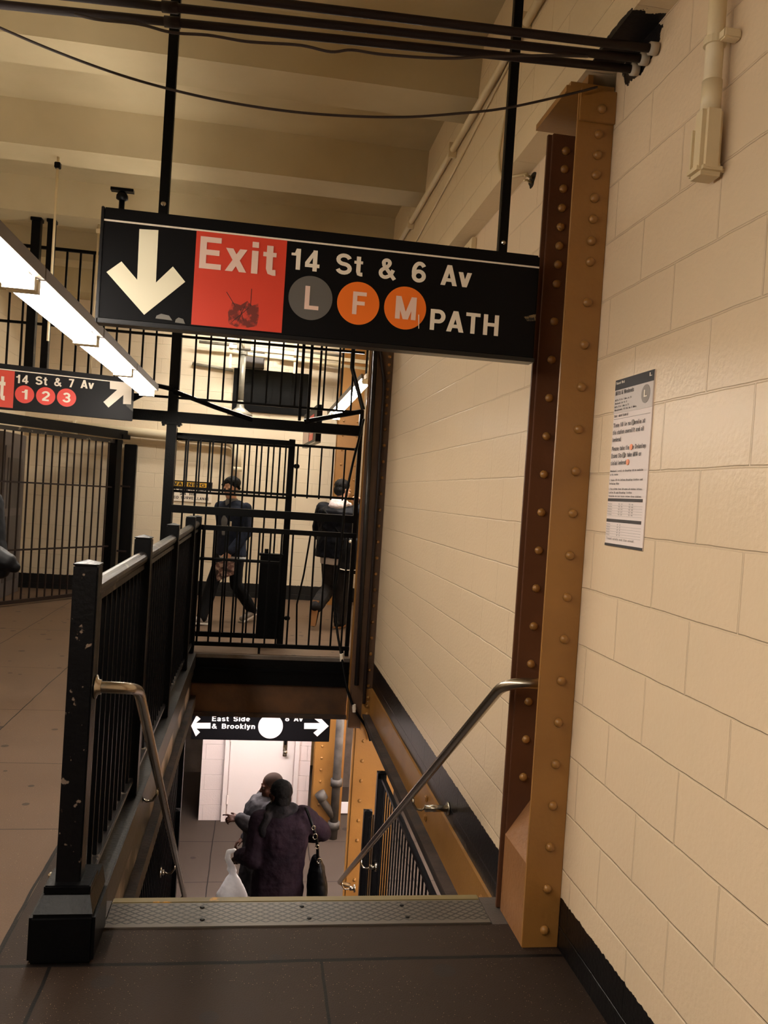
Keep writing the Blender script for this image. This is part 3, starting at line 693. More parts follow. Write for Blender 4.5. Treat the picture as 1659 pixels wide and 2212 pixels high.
bm = B(); box(bm, 0.05, gx1-.02, GY-.065, GY+.045, 0.93, 0.955, 0.003); box(bm, 0.1, 0.14, GY-.03, GY+.0, 0.955, 1.0); mesh_obj('lid', bm, BLACK, lb)
for z in (0.3, 1.86):
    bm = B(); box(bm, gx1+.03, gx1+.09, GY-.018, GY+.018, z-.022, z+.022, 0.008); mesh_obj('latch_tab', bm, BLACK, t)

# slanted gate panel at the left, swung back towards the wall
P0, P1 = Vector((-3.25, 9.89, 0)), Vector((-1.93, 12.03, 0)); dd = (P1-P0).normalized()
t = thing('barred_gate', 'long black barred gate standing open at a slant on the left', 'gate', P1)
def gp(s, z): return P0 + dd*s + Vector((0, 0, z))
Ln = (P1-P0).length
bm = B(); bar(bm, gp(0, 2.135), gp(Ln, 2.135), 0.05, 0.05); mesh_obj('top_rail', bm, RAILG, t)
for z, h in ((0.05, 0.045), (0.68, 0.02), (1.50, 0.02)):
    bm = B(); bar(bm, gp(0, z), gp(Ln, z), 0.03, h); mesh_obj('rail', bm, PIPEB, t)
n = int(Ln/0.122); proto = None
for i in range(1, n):
    p = gp(Ln*i/n, 0.05)
    if proto is None:
        bm = B(); tube(bm, [(0, 0, 0), (0, 0, 2.08)], 0.0115, 8); proto = mesh_obj('bar', bm, PIPEB, t, world=False); proto.location = p-t.location
    else: copy_part(proto, t, p-t.location)
bm = B(); bar(bm, gp(Ln-.11, 0.0), gp(Ln-.11, 2.165), 0.13, 0.10, up=dd); mesh_obj('end_post', bm, BLACK, t)
t = thing('gate_post', 'black post behind the end of the slanted gate', 'post', (-1.85, 12.22, 0))
bm = B(); box(bm, -1.91, -1.74, 12.16, 12.27, 0.0, 2.12, 0.008); mesh_obj('shaft', bm, BLACK, t)
for z in (0.6, 1.52):
    bm = B(); box(bm, -1.93, -1.80, 12.13, 12.16, z-.012, z+.012); mesh_obj('strap', bm, PIPEB, t)
t = thing('gate_track', 'dark overhead beam along the top of the slanted gate', 'beam', gp(Ln/2, 2.18))
bm = B(); bar(bm, gp(0, 2.24), gp(Ln+.05, 2.24), 0.11, 0.12); mesh_obj('beam', bm, BLACK, t)
bm = B(); bar(bm, gp(Ln-.06, 2.21), gp(Ln+.09, 2.21), 0.14, 0.06); mesh_obj('end_plate', bm, BLACK, t)
# grey shutter frame at the far left wall
t = thing('metal_cabinet', 'tall grey metal cabinet against the wall behind the slanted gate', 'cabinet', (-3.22, 11.4, 0))
CAB = mat('grey_cabinet', (92, 84, 82), 0.45)
bm = B(); box(bm, -3.298, -3.16, 10.9, 11.9, 0.0, 2.12, 0.006); mesh_obj('body', bm, CAB, t)
bm = B(); box(bm, -3.16, -3.148, 10.98, 11.82, 0.05, 1.95, 0.004); dd_ = mesh_obj('door', bm, CAB, t)
for z0_, z1_ in ((1.15, 1.8), (0.2, 1.05)):
    bm = B(); box(bm, -3.149, -3.14, 11.08, 11.72, z0_, z1_, 0.003); mesh_obj('panel', bm, mat('grey_panel', (74, 68, 66), 0.5), dd_)

# ---- railings of the lower flight, left and right
def lower_rail(label, x, y0, y1, ztop, posts, group=None):
    t = thing('lower_railing', label, 'railing', (x, y1, -2.9))
    bm = B(); box(bm, x-.015, x+.015, y0, posts[-1][0] if len(posts) > 1 else y1, ztop-.03, ztop, 0.002); mesh_obj('top_rail', bm, BLACK, t)
    ys_ = [y0+0.06+0.098*i for i in range(int((y1-y0-0.1)/0.098)+1)]
    proto = None
    for yv in ys_:
        if any(abs(yv-py) < 0.07 for py, _, _ in posts): continue
        zt_ = ztop if not (len(posts) > 1 and yv > posts[1][0]) else posts[0][1]-0.06+(posts[0][0]-yv)*0.5
        zb = -2.9 if yv > 7.4 else -max(0.0, (yv-3.235)/0.277*RZ) - 0.05
        if zb > zt_-0.1: continue
        zb = max(zb, -2.9); bm = B(); box(bm, x-.005, x+.005, yv-.007, yv+.007, zb, zt_-.02)
        mesh_obj('baluster', bm, BLACK, t)
    for py, pz, w in posts:
        zb = -max(0.0, (py-3.235)/0.277*RZ)-0.1; post(t, 'post', x, py, max(zb, -2.9), pz, w)
    return t
lower_rail('black bars closing the right side of the lower stair flight', 1.10, 4.0, 7.0, -0.58, [(7.0, -1.09, 0.07), (6.42, -0.56, 0.07)])
lower_rail('black bars closing the left side of the lower stair flight', -0.53, 3.7, 7.3, -0.50, [(7.2, -1.17, 0.08)])
t = thing('steel_post', 'thin black post under the left end of the header beam', 'post', (-0.57, 7.98, -2.9))
bm = B(); box(bm, -0.60, -0.54, 7.93, 8.02, -2.9, -0.505, 0.003); mesh_obj('shaft', bm, BLACK, t)
bm = B(); box(bm, -0.63, -0.51, 7.9, 8.028, -2.9, -2.88); mesh_obj('foot_plate', bm, BLACK, t)

# ================================================================== HANDRAILS
def handrail(label, x, pts, brackets, side, wall_x, flange):
    t = thing('handrail', label, 'handrail', pts[0]); r = 0.021
    path = [Vector(pts[0])]
    for a, b, c in zip(pts, pts[1:], pts[2:]): path += fillet(a, b, c, 0.09, 8)
    path.append(Vector(pts[-1]))
    bm = B(); tube(bm, path, r, 16); mesh_obj('rail', bm, STEEL, t, True)
    s_ = 1 if side == 0 else -1
    bm = B(); lathe(bm, [(0.042, 0), (0.042, s_*0.005), (0.027, s_*0.010), (0.026, s_*0.02)], flange, 18, 'X'); mesh_obj('wall_flange', bm, STEEL, t, True)
    for bi, (y, z) in enumerate(brackets):
        wx = 1.18 if (wall_x > x and bi == 0) else wall_x
        bm = B(); s = 1 if wall_x > x else -1
        tube(bm, [(x, y, z-r), (x, y, z-r-.03), (x+s*.02, y, z-r-.06), (x+s*.05, y, z-r-.065), (x+s*.075, y, z-r-.05)], 0.007, 8)
        tube(bm, [(x+s*.07, y, z-r-.055), (wx-s*0.01, y, z-r-.055)], 0.019, 12)
        tube(bm, [(wx-s*.012, y, z-r-.055), (wx, y, z-r-.055)], 0.036, 14)
        mesh_obj('bracket', bm, STEEL, t, True)
    return t
def rz(y): return 0.885-0.642*(y-3.07)
handrail('right stainless handrail running from the ochre column down the stairs', 0.97,
         [(1.154, 2.985, 0.935), (0.97, 3.03, 0.925), (0.955, 7.55, rz(7.55)), (1.06, 7.57, rz(7.57)-0.02)], [(4.55, rz(4.55)), (6.35, rz(6.35)), (7.4, rz(7.4))], 1, 1.09, (1.154, 2.985, 0.935))
handrail('left stainless handrail running from the front railing post down the stairs', -0.42,
         [(-0.512, 2.95, 0.885), (-0.405, 2.965, 0.88), (-0.41, 3.3, 0.79), (-0.405, 7.1, 0.77-0.722*(7.1-3.33)*0.98), (-0.47, 7.12, 0.77-0.722*(7.12-3.33)*0.98-0.03)], [(4.35, 0.77-0.722*(4.35-3.33)*0.98), (5.9, 0.77-0.722*(5.9-3.33)*0.98), (6.95, 0.77-0.722*(6.95-3.33)*0.98)], 0, -0.52, (-0.513, 2.95, 0.885))
#@@SIGNS
# ================================================================== SIGNS
def on_plane(p0, u):
    """plane through p0 containing horizontal direction u and the vertical; returns px -> point"""
    p0 = Vector(p0); n = Vector(u).cross(Vector((0, 0, 1))).normalized()
    def f(x, y):
        d = ray(x, y); return EYE + d*((p0-EYE).dot(n)/d.dot(n))
    return f, n
def flat(name, pts, m, parent, out, lift):
    bm = B(); prism(bm, [Vector(p)+out*lift for p in pts], out*-lift*0.8); return mesh_obj(name, bm, m, parent)
def disc(name, c, u, r, m, parent, out, lift, n=48, rz=None):
    v = Vector((0, 0, 1)); bm = B()
    prism(bm, [Vector(c)+u*math.cos(2*PI*i/n)*r+v*math.sin(2*PI*i/n)*(rz or r)+out*lift for i in range(n)], out*-lift*0.8)
    return mesh_obj(name, bm, m, parent)
UX = Vector((1, 0, 0)); UP = Vector((0, 0, 1))
def text_on(name, s, pl, m, parent, out, lift):
    """pl: four world points bottom-left, bottom-right, top-right, top-left of the run of text"""
    f = bilin(*pl); return lettering(name, s, lambda u, v: f(u, v)+out*lift, m, parent, out)
def rect(u0, u1, z0, z1, base, U):
    return [base+U*u0+UP*z0, base+U*u1+UP*z0, base+U*u1+UP*z1, base+U*u0+UP*z1]

# ---- big exit sign in front; plane Y = 3.0, faces the camera (-Y)
SY = 3.0; OUT = Vector((0, -1, 0)); FYP = SY-0.03
def cz(x, y): return onY(200+x/1.659, 430+y/1.659, FYP)
t = thing('exit_sign', 'large black hanging exit sign for 14 St and 6 Av with down arrow', 'sign', (0.2, SY, 2.15))
X0, X1, Z0, Z1 = -0.582, 0.978, 2.148, 2.532
bm = B(); box(bm, X0, X1, FYP, SY+0.03, Z0, Z1, 0.006); pn = mesh_obj('sign_panel', bm, SIGNB, t)
bm = B(); box(bm, X0-.004, X1+.004, FYP-.004, SY+.034, Z0-.012, Z0+.004, 0.002); box(bm, X0-.006, X0+.004, FYP-.004, SY+.034, Z0-.012, Z1, 0.002); o = mesh_obj('frame_edge', bm, mat('frame_edge', (22, 21, 23), 0.3, metal=0.3), t)
def zline(x): return 0
bm = B(); box(bm, X0+.004, X1-.002, FYP-.0012, FYP+.001, 2.4835, 2.4895); mesh_obj('white_stripe', bm, SWHITE, t)
A = [cz(*p) for p in ((168, 108), (236, 112), (227, 300), (288, 242), (332, 297), (185, 415), (50, 262), (104, 224), (160, 290))]
flat('down_arrow', A, ARROWC, t, OUT, 0.002)
a, b = cz(372, 115), cz(680, 470); c_ = cz(355, 440); d_ = cz(695, 154)
rx0, rx1 = (a.x+c_.x)/2, (b.x+d_.x)/2
bm = B(); box(bm, rx0, rx1, FYP-.0015, FYP+.001, 2.158, 2.4835)
REDW = mat('sign_red_worn', (216, 62, 38), 0.42)
rp = mesh_obj('red_panel', bm, REDW, t)
text_on('exit_lettering', 'Exit', rect(cz(384, 200).x, cz(657, 250).x, cz(384, 248).z, cz(384, 133).z, Vector((0, FYP, 0)), UX), SWHITED, rp, OUT, 0.0035)
# scraped patch on the red panel
SMUD = mat('dark_scrape', (112, 34, 22), 0.6, noise=(45, (206, 60, 38), 0.5, 0.62))
q = cz(540, 400); bm = B(); random.seed(3)
poly = [(-.048, -.05), (-.02, -.06), (.02, -.058), (.05, -.05), (.056, -.01), (.05, .03), (.03, .02), (.012, .035), (-.01, .018), (-.04, .025), (-.052, -.01)]
prism(bm, [q+Vector((x, -0.0018, z)) for x, z in poly], (0, 0.0003, 0)); o = mesh_obj('scrape_mark', bm, SMUD, rp)
for (xa, ya, xb, yb) in ((480, 333, 512, 385), (570, 322, 566, 385), (500, 440, 560, 390), (520, 440, 545, 385), (540, 435, 530, 395)):
    bm = B(); p_, q_ = cz(xa, ya), cz(xb, yb); bar(bm, p_+OUT*.0019, q_+OUT*.0019, 0.0022, 0.0004, up=OUT); mesh_obj('scratch', bm, mat('deep_scratch', (46, 16, 14), 0.6), rp)
base0 = Vector((0, FYP, 0))
zb = cz(900, 271).z; zt = zb + (cz(712, 175).z-cz(712, 247).z)*1.05
text_on('street_lettering', '14 St & 6 Av', rect(cz(712, 215).x, cz(1358, 285).x, zb, zt, base0, UX), SWHITE, t, OUT, 0.0022)
for ch, px, py, r, m in (('L', 781, 355, 79, SGREY), ('F', 952, 374, 76, SORANGE), ('M', 1120, 391, 75.5, SORANGE)):
    c0 = cz(px, py); rr = (cz(px+r, py).x-cz(px-r, py).x)/2*1.0
    dk = disc('route_disc', c0, UX, rr, m, t, OUT, 0.002, rz=rr*1.0)
    w = {'L': .30, 'F': .30, 'M': .46}[ch]*rr*1.25; hgt = rr*1.06; ox = {'L': .06, 'F': .05, 'M': 0.03}[ch]*rr
    text_on('route_letter', ch, rect(c0.x-w/1.05*0.9+ox, c0.x+w/1.05*0.9+ox, c0.z-hgt/2, c0.z+hgt/2, base0, UX), SWHITED, dk, OUT, 0.0035)
p0 = cz(1207, 470); p1 = cz(1452, 490); text_on('path_lettering', 'PATH', rect(p0.x, p1.x, (p0.z+p1.z)/2, (p0.z+p1.z)/2+(cz(1207, 395).z-p0.z), base0, UX), SWHITE, t, OUT, 0.0022)
bm = B(); p_, q_ = cz(1168, 415), cz(1168, 465); bar(bm, p_+OUT*.004, q_+OUT*.004, 0.003, 0.0005, up=OUT); mesh_obj('scratch', bm, SWHITE, t)
for (xa, ya, wid) in ((258, 425, .03), (315, 438, .018)):   # torn tape stubs at the bottom edge
    q = cz(xa, ya); bm = B(); prism(bm, [q+Vector((-wid, -.003, -.006)), q+Vector((wid*.9, -.003, -.008)), q+Vector((wid*.5, -.003, .008)), q+Vector((-wid*.4, -.003, .012)), q+Vector((-wid*.9, -.003, .004))], (0, .002, 0)); mesh_obj('tape_scrap', bm, mat('tape', (120, 116, 108), 0.3), t)
for px, py, px2, py2 in ((381, 15, 353, 450), (1119, 0, 1085, 540)):
    xx = (onY(px, py, SY).x+onY(px2, py2, SY).x)/2
    bm = B(); box(bm, xx-.0165, xx+.0165, SY-.016, SY+.016, Z1-.01, 4.12, 0.002); hr = mesh_obj('hanger_rod', bm, BLACK, t)
    bm = B(); lathe(bm, [(.009, 0), (.009, -.005), (.005, -.009)], (xx, SY-.016, Z1+.035), 10, 'Y'); mesh_obj('bolt', bm, STEEL, hr)
bm = B(); prism(bm, [Vector((.93, FYP-.002, 2.3)), Vector((.975, FYP-.002, 2.315)), Vector((.975, FYP-.002, 2.29)), Vector((.945, FYP-.002, 2.285))], (0, .001, 0)); mesh_obj('paint_smear', bm, mat('smear', (120, 100, 66), 0.6, noise=(90, (30, 26, 24), 0.45, 0.55)), t)

# ---- second exit sign at the left, slightly turned
pA, pB = Vector((-2.30, 7.09, 0)), Vector((-1.112, 7.42, 0)); U2 = (pB-pA).normalized()
f2, n2 = on_plane(pA, U2); O2 = n2 if n2.y < 0 else -n2
t = thing('exit_sign', 'smaller black exit sign for 14 St and 7 Av with slanted up arrow', 'sign', (pA+pB)/2+UP*2.12)
def c2(x, y): return f2(x/3.95, 700+y/3.95)
zt, zbm = (c2(0, 345).z+c2(1145, 455).z)/2, (c2(0, 735).z+c2(1140, 812).z)/2
bm = B(); prism(bm, [pA+UP*zbm, pB+UP*zbm, pB+UP*zt, pA+UP*zt], O2*-0.07); mesh_obj('sign_panel', bm, mat('sign_black_dirty', (20, 19, 21), 0.45, spec=.15, wear=(6, (84, 84, 80), 0.66)), t)
zs_ = (c2(0, 402).z+c2(1140, 492).z)/2
bm = B(); prism(bm, [pA+UP*(zs_-.004)+O2*.002, pB+UP*(zs_-.004)+O2*.002, pB+UP*(zs_+.004)+O2*.002, pA+UP*(zs_+.004)+O2*.002], O2*-.0015); mesh_obj('white_stripe', bm, SWHITE, t)
er = (c2(118, 560)-pA).dot(U2)
def P2(s, z): return pA+U2*s+UP*z
flat('red_panel', [P2(er-.40, zbm+.012), P2(er, zbm+.012), P2(er, zs_-.006), P2(er-.40, zs_-.006)], RED, t, O2, 0.002)
q0, q1 = c2(-190, 650), c2(40, 650); text_on('exit_lettering', 'Exit', [P2((q0-pA).dot(U2)-.07, c2(20, 650).z), P2((q1-pA).dot(U2), c2(20, 650).z), P2((q1-pA).dot(U2), c2(20, 410).z-.02), P2((q0-pA).dot(U2)-.07, c2(20, 410).z-.02)], SWHITE, t, O2, 0.004)
b0, b1 = c2(135, 503), c2(800, 555); h0 = c2(135, 430).z-b0.z
text_on('street_lettering', '14 St & 7 Av', [b0, b1, b1+UP*h0, b0+UP*h0], SWHITE, t, O2, 0.003)
for ch, px, py in (('1', 210, 600), ('2', 390, 615), ('3', 568, 628)):
    c0 = c2(px, py); rr = (c2(px+82, py)-c2(px-82, py)).length/2
    dk = disc('route_disc', c0, U2, rr, mat('route_red', (222, 62, 48), 0.42), t, O2, 0.002)
    w = rr*(.3 if ch == '1' else .42)
    text_on('route_number', ch, [c0-U2*w-UP*rr*.55, c0+U2*w-UP*rr*.55, c0+U2*w+UP*rr*.55, c0-U2*w+UP*rr*.55], SWHITE, dk, O2, 0.004)
flat('slanted_arrow', [c2(*p) for p in ((938, 492), (1125, 505), (1118, 685), (1050, 682), (1053, 605), (925, 713), (882, 665), (1000, 560), (938, 553))], SWHITE, t, O2, 0.003)
for px0, py0 in ((80, 488), (112, 500)):
    xx = onY(px0, py0, 7.68).x; p = pA+U2*((xx-pA.x)/U2.x)-O2*.06; bm = B(); box(bm, xx-.02, xx+.02, p.y, 7.644, 2.38, 2.43); mesh_obj('hanger_arm', bm, BLACK, t)

# ---- sign hung below, on the lower level
LY = 8.75; FL = LY-.02
def c3(x, y): return onY(400+x/4.879, 1530+y/4.879, FL)
t = thing('direction_sign', 'black overhead direction sign on the lower level, East Side & Brooklyn', 'sign', (0.18, LY, -1.03))
xa, xb = c3(62, 300).x, c3(1520, 300).x; zb_ = c3(700, 340).z
bm = B(); box(bm, xa, xb, FL, LY+.03, zb_, zb_+.46, 0.004); mesh_obj('sign_panel', bm, SIGNB, t)
O3 = Vector((0, -1, 0)); LW = mat('lit_white', (250, 244, 240), 0.5)
flat('left_arrow', [c3(*p) for p in ((62, 185), (120, 72), (163, 112), (115, 153), (268, 153), (266, 213), (118, 213), (157, 252), (112, 295))], LW, t, O3, 0.003)
flat('right_arrow', [c3(*p) for p in ((1255, 155), (1420, 155), (1362, 110), (1402, 75), (1513, 187), (1392, 297), (1352, 258), (1400, 218), (1253, 216))], LW, t, O3, 0.003)
b0, b1 = c3(280, 213), c3(735, 216); h0 = c3(280, 160).z-b0.z
text_on('second_line', '& Brooklyn', [b0, b1, b1+UP*h0, b0+UP*h0], LW, t, O3, 0.003)
b0, b1 = c3(283, 135), c3(683, 137); text_on('first_line', 'East Side', [b0, b1, b1+UP*h0*1.0, b0+UP*h0*1.0], LW, t, O3, 0.003)
b0, b1 = c3(1052, 135), c3(1240, 137); text_on('avenue_lettering', '8 Av', [b0, b1, b1+UP*h0, b0+UP*h0], LW, t, O3, 0.003)
c0 = c3(900, 190); rr = (c3(1030, 190).x-c3(770, 190).x)/2
dk = disc('route_disc', c0, UX, rr, mat('pale_disc', (244, 234, 230), 0.5), t, O3, 0.003)
text_on('route_letter', 'L', rect(c3(858, 200).x, c3(950, 200).x, c3(900, 255).z, c3(900, 120).z, Vector((0, FL, 0)), UX), mat('faint_letter', (254, 250, 248), 0.5), dk, O3, 0.0045)
for xx in (xa+.2, xb-.2):
    bm = B(); box(bm, xx-.012, xx+.012, LY-.006, LY+.018, zb_+.45, -0.5); mesh_obj('hanger_rod', bm, BLACK, t)

# ---- oblique sign beyond the railings
t = thing('hanging_sign', 'black sign with red panel seen edge-on beyond the railings', 'sign', (0.56, 9.3, 2.16))
sa, sb = Vector((0.508, 10.4, 0)), Vector((0.575, 9.0, 0)); us = (sb-sa).normalized(); os_ = Vector((-us.y, us.x, 0)); os_ = os_ if os_.x < 0 else -os_
za, zb2 = 2.16, 2.56
bm = B(); prism(bm, [sa+UP*za, sb+UP*za, sb+UP*zb2, sa+UP*zb2], os_*-.06); mesh_obj('sign_panel', bm, SIGNB, t)
bm = B(); prism(bm, [sa+UP*(za-.012), sb+UP*(za-.012), sb+UP*za, sa+UP*za], os_*-.06); mesh_obj('bottom_edge', bm, GALV, t)
flat('red_panel', [sa+us*.75+UP*(za+.03), sa+us*1.15+UP*(za+.03), sa+us*1.15+UP*(zb2-.08), sa+us*.75+UP*(zb2-.08)], RED, t, os_, .003)
for k_ in (0.8, 0.9, 1.0, 1.08): flat('white_letter', [sa+us*k_+UP*(za+.1), sa+us*(k_+.03)+UP*(za+.1), sa+us*(k_+.03)+UP*(za+.28), sa+us*k_+UP*(za+.28)], SWHITE, t, os_, .005)
flat('pale_panel', [sa+us*.05+UP*(za+.03), sa+us*.7+UP*(za+.03), sa+us*.7+UP*(zb2-.1), sa+us*.05+UP*(zb2-.1)], mat('pale_panel', (196, 170, 150), 0.5), t, os_, .003)
for s in (.2, 1.2):
    bm = B(); p = sa+us*s+UP*zb2-os_*.03; box(bm, p.x-.012, p.x+.012, p.y-.012, p.y+.012, zb2-.01, 4.12); mesh_obj('hanger_rod', bm, BLACK, t)

# ---- surveillance warning on the back wall
t = thing('warning_sign', 'white surveillance warning sign with black and yellow header on back wall', 'sign', (-0.95, 12.29, 1.36))
wx0, wx1, wz0, wz1 = -1.32, -0.665, 1.355, 1.655; wy = 12.285
bm = B(); box(bm, wx0, wx1, wy, 12.298, wz0, wz1, .003); mesh_obj('plate', bm, SWHITE, t)
bm = B(); box(bm, wx0, wx1, wy-.002, wy, wz1-.10, wz1); hd = mesh_obj('header', bm, SIGNB, t)
bm = B(); box(bm, wx0+.05, wx1-.08, wy-.003, wy-.002, wz1-.082, wz1-.018); mesh_obj('yellow_field', bm, mat('warning_yellow', (206, 160, 44), 0.5), hd)
wb = Vector((0, wy, 0)); WBK = mat('print_black', (34, 32, 32), 0.6)
text_on('header_lettering', 'WARNING', rect(wx0+.07, wx1-.1, wz1-.075, wz1-.026, wb, UX), WBK, t, O3, .005)
for i, s in enumerate(('THIS AREA IS UNDER', '24 HR', 'VIDEO SURVEILLANCE')):
    mrg = (.04, .2, .02)[i]; zc = wz1-.148-i*.058
    text_on('text_line', s, rect(wx0+mrg, wx1-mrg-.02, zc, zc+.038, wb, UX), WBK, t, O3, .002)

# ---- service notice on the right wall (faces -X); u runs towards the camera
nx = 1.176; ny0, ny1, nz0, nz1 = 2.672, 2.394, 1.487, 2.046
t = thing('service_notice', 'tall white printed service notice taped to right wall beside ochre column', 'poster', (1.178, 2.53, 1.487))
O4 = Vector((-1, 0, 0)); U4 = Vector((0, -1, 0)); NB = Vector((nx, ny0, 0)); NW, NH = ny0-ny1, nz1-nz0
PAPER = mat('notice_paper', (226, 212, 206), 0.6); INK = mat('ink', (66, 60, 58), 0.7); INKD = mat('ink_dark', (44, 42, 44), 0.6); LGR = mat('ink_grey', (150, 142, 136), 0.7)
bm = B(); box(bm, nx, 1.1795, ny1, ny0, nz0, nz1); mesh_obj('paper', bm, PAPER, t)
def nr(u0, u1, v0, v1): return rect(u0*NW, u1*NW, nz1-v1*NH, nz1-v0*NH, NB, U4)
h_ = flat('header_band', nr(0, 1, 0, .062), INKD, t, O4, .0012)
flat('grey_field', nr(0, 1, .062, .205), mat('field_grey', (204, 194, 188), 0.6), t, O4, .0012)
flat('footer_band', nr(0, 1, .985, 1), INKD, t, O4, .0012)
def nt_(s, u0, u1, v0, h, m=INK, lift=.0022, par=None): text_on('text_line', s, nr(u0, u1, v0, v0+h), m, par or t, O4, lift)
nt_('Planned Work', .03, .27, .012, .016, SWHITE, .0024, h_); nt_('L', .9, .96, .012, .02, SWHITE, .0024, h_)
nt_('Nights & Weekends', .03, .52, .068, .026)
for i, s in enumerate(('Nights 10 to 5 Mon to Fri', 'Weekends from Fri 10', 'Nights 11 to 5 Mon to Thu', 'Weekends 11 Fri to 5 Mon')): nt_(s, .03, (.48, .36, .42, .62)[i], .118+.02*i, .011)
c0 = NB+U4*(.83*NW)+UP*(nz1-.125*NH); dk = disc('route_disc', c0, U4, .105*NW, LGR, t, O4, .002, 32)
nt_('L', .80, .88, .103, .04, SWHITE, .004, dk)
nt_('TRACK MAINTENANCE', .03, .42, .213, .014)
flat('rule', nr(.02, .96, .237, .239), LGR, t, O4, .0012)
for i, (s, w) in enumerate((('There will be no  service at', .86), ('this station overnight and all', .84), ('weekend', .26), ('Please take the  to Delancey', .92), ('Essex Sts  or take M14 or', .82), ('special weekend', .44))):
    nt_(s, .03, w, .262+.043*i+(.012 if i > 2 else 0), .026, INKD)
def prefix_u(pre, full, u0, u1):
    wd = lambda q: sum(.5 if not w else sum(glyph(c)[0]+.06 for c in w)+.6 for w in q.split(' '))
    return u0+(u1-u0)*(wd(pre)-.1)/(wd(full)-.6)
for u, v in ((prefix_u('There will be no ', 'There will be no  service at', .03, .86), .275), (prefix_u('Please take the ', 'Please take the  to Delancey', .03, .92), .417), (prefix_u('Essex Sts ', 'Essex Sts  or take M14 or', .03, .82), .46), (.49, .503)):
    c0 = NB+U4*(u*NW)+UP*(nz1-v*NH); disc('route_dot', c0, U4, .035*NW, mat('dot_orange', (236, 150, 112), 0.6) if v in (.417, .503) else LGR, t, O4, .003, 20)
for i, w in enumerate((.9, .26, .9, .3, .9, .66)):
    nt_(('Weekend L service to Broadway will be available', 'at this station', 'L trains will run between Broadway Junction and', 'Rockaway Pkwy', 'L Free shuttle buses will serve all stations between', 'Lorimer St and Broadway Junction')[i], .03, w, .545+.021*i+(i//2)*.012, .012)
nt_('Timetable for last trains before these stations', .03, .9, .696, .011)
flat('table_band', nr(.01, .93, .715, .733), INK, t, O4, .0012); flat('table_band', nr(.01, .93, .838, .857), INK, t, O4, .0012)
for i in range(5):
    flat('rule', nr(.01, .93, .757+.0155*i, .758+.0155*i), LGR, t, O4, .0012); flat('rule', nr(.01, .93, .880+.0155*i, .881+.0155*i), LGR, t, O4, .0012)
    for u, s in ((.03, 'Station'), (.32, '12 31'), (.6, '12 46')): nt_(s, u, u+.12, .744+.0155*i, .008, LGR)
    for u, s in ((.03, 'Station'), (.32, '4 2')): nt_(s, u, u+.1, .866+.0155*i, .008, LGR)
nt_('Travel safely and plan ahead', .05, .78, .948, .014, LGR)
# ================================================================== PIPES, CABLES, SMALL FITTINGS
for (xa, ya), (xb, yb), lab in (((0, 10), (1372, 150), 'lowest of the three dark pipes crossing under the ceiling'), ((270, 5), (1397, 128), 'middle one of the three dark pipes crossing under the ceiling'), ((560, 2), (1411, 105), 'topmost of the three dark pipes crossing under the ceiling')):
    a, b = onZ(xa, ya, 3.09), onZ(xb, yb, 3.09); d = (a-b).normalized(); a = b + d*(4.0)
    b = b - d*((1.178-b.x)/d.x*-1 if abs(d.x) > 1e-6 else 0)
    t = thing('ceiling_pipe', lab, 'pipe', (a+b)/2, 0, 'dark pipes under the ceiling')
    sag = [a.lerp(b, i/12) for i in range(13)]
    bm = B(); tube(bm, sag, 0.0135, 12); mesh_obj('pipe', bm, PIPEB, t, True)
    for k_ in (0.33, 0.62):
        p = a.lerp(b, k_); bm = B(); tube(bm, [p-d*-.0, p+d*.05], 0.0175, 12); mesh_obj('coupling', bm, PIPEB, t, True)
    bm = B(); p = b + d*0.012; tube(bm, [b+d*.03, b+d*.003], 0.02, 12); o = mesh_obj('collar', bm, mat('plaster_rim', (170, 158, 140), 0.7), t, True)
def cable(label, pts, r, m, Yp, n=6):
    P = [onY(x, y, Yp) if not isinstance(y, tuple) else None for x, y in pts]
    # smooth through the points
    out = []
    for i in range(len(P)-1):
        p0, p1, p2, p3 = P[max(i-1, 0)], P[i], P[i+1], P[min(i+2, len(P)-1)]
        for k in range(n):
            s = k/n; out.append(0.5*((2*p1)+(p2-p0)*s+(2*p0-5*p1+4*p2-p3)*s*s+(3*p1-p0-3*p2+p3)*s**3))
    out.append(P[-1]); bm = B(); tube(bm, out, r, 8)
    o = mesh_obj('cable', bm, m, None, True); recenter(o); return tag(o, label, 'cable')
CAB_ = mat('cable_brown', (44, 30, 26), 0.55)
cable('thin dark cable sagging in a long curve from upper left to the ochre column', [(-150, -10), (0, 60), (130, 115), (260, 162), (380, 196), (500, 222), (620, 240), (740, 250), (870, 253), (980, 246), (1090, 234), (1215, 207), (1290, 188)], 0.0045, CAB_, 2.80)
cable('wavy dark cable hanging just under the ceiling pipes', [(160, 30), (210, 42), (300, 52), (370, 70), (450, 76), (520, 88), (560, 92), (650, 98), (715, 112), (760, 108), (830, 118), (960, 126), (1060, 122), (1180, 120), (1270, 122)], 0.0045, CAB_, 2.60)
# conduit and box on the near right wall
t = thing('wall_conduit', 'cream painted conduit with elbow box on the right wall, upper right', 'conduit', (1.16, 2.09, 2.5))
cy = [(1587, 5), (1575, 200), (1563, 330)]
bm = B(); y_ = 2.095; tube(bm, [(1.135, y_, 3.18), (1.135, y_, 2.69)], 0.0235, 16); mesh_obj('pipe', bm, CREAM, t, True)
bm = B(); tube(bm, [(1.135, y_, 2.77), (1.135, y_, 2.69)], 0.0265, 16); mesh_obj('coupling', bm, CREAM, t, True)
bm = B(); box(bm, 1.105, 1.165, y_-.028, y_+.028, 2.52, 2.70, 0.012); mesh_obj('elbow_box', bm, CREAM, t)
bm = B(); box(bm, 1.10, 1.1795, y_-.027, y_+.05, 2.515, 2.55, 0.012); box(bm, 1.108, 1.1795, y_+.028, y_+.052, 2.53, 2.66, 0.008); mesh_obj('back_plate', bm, CREAM, t)
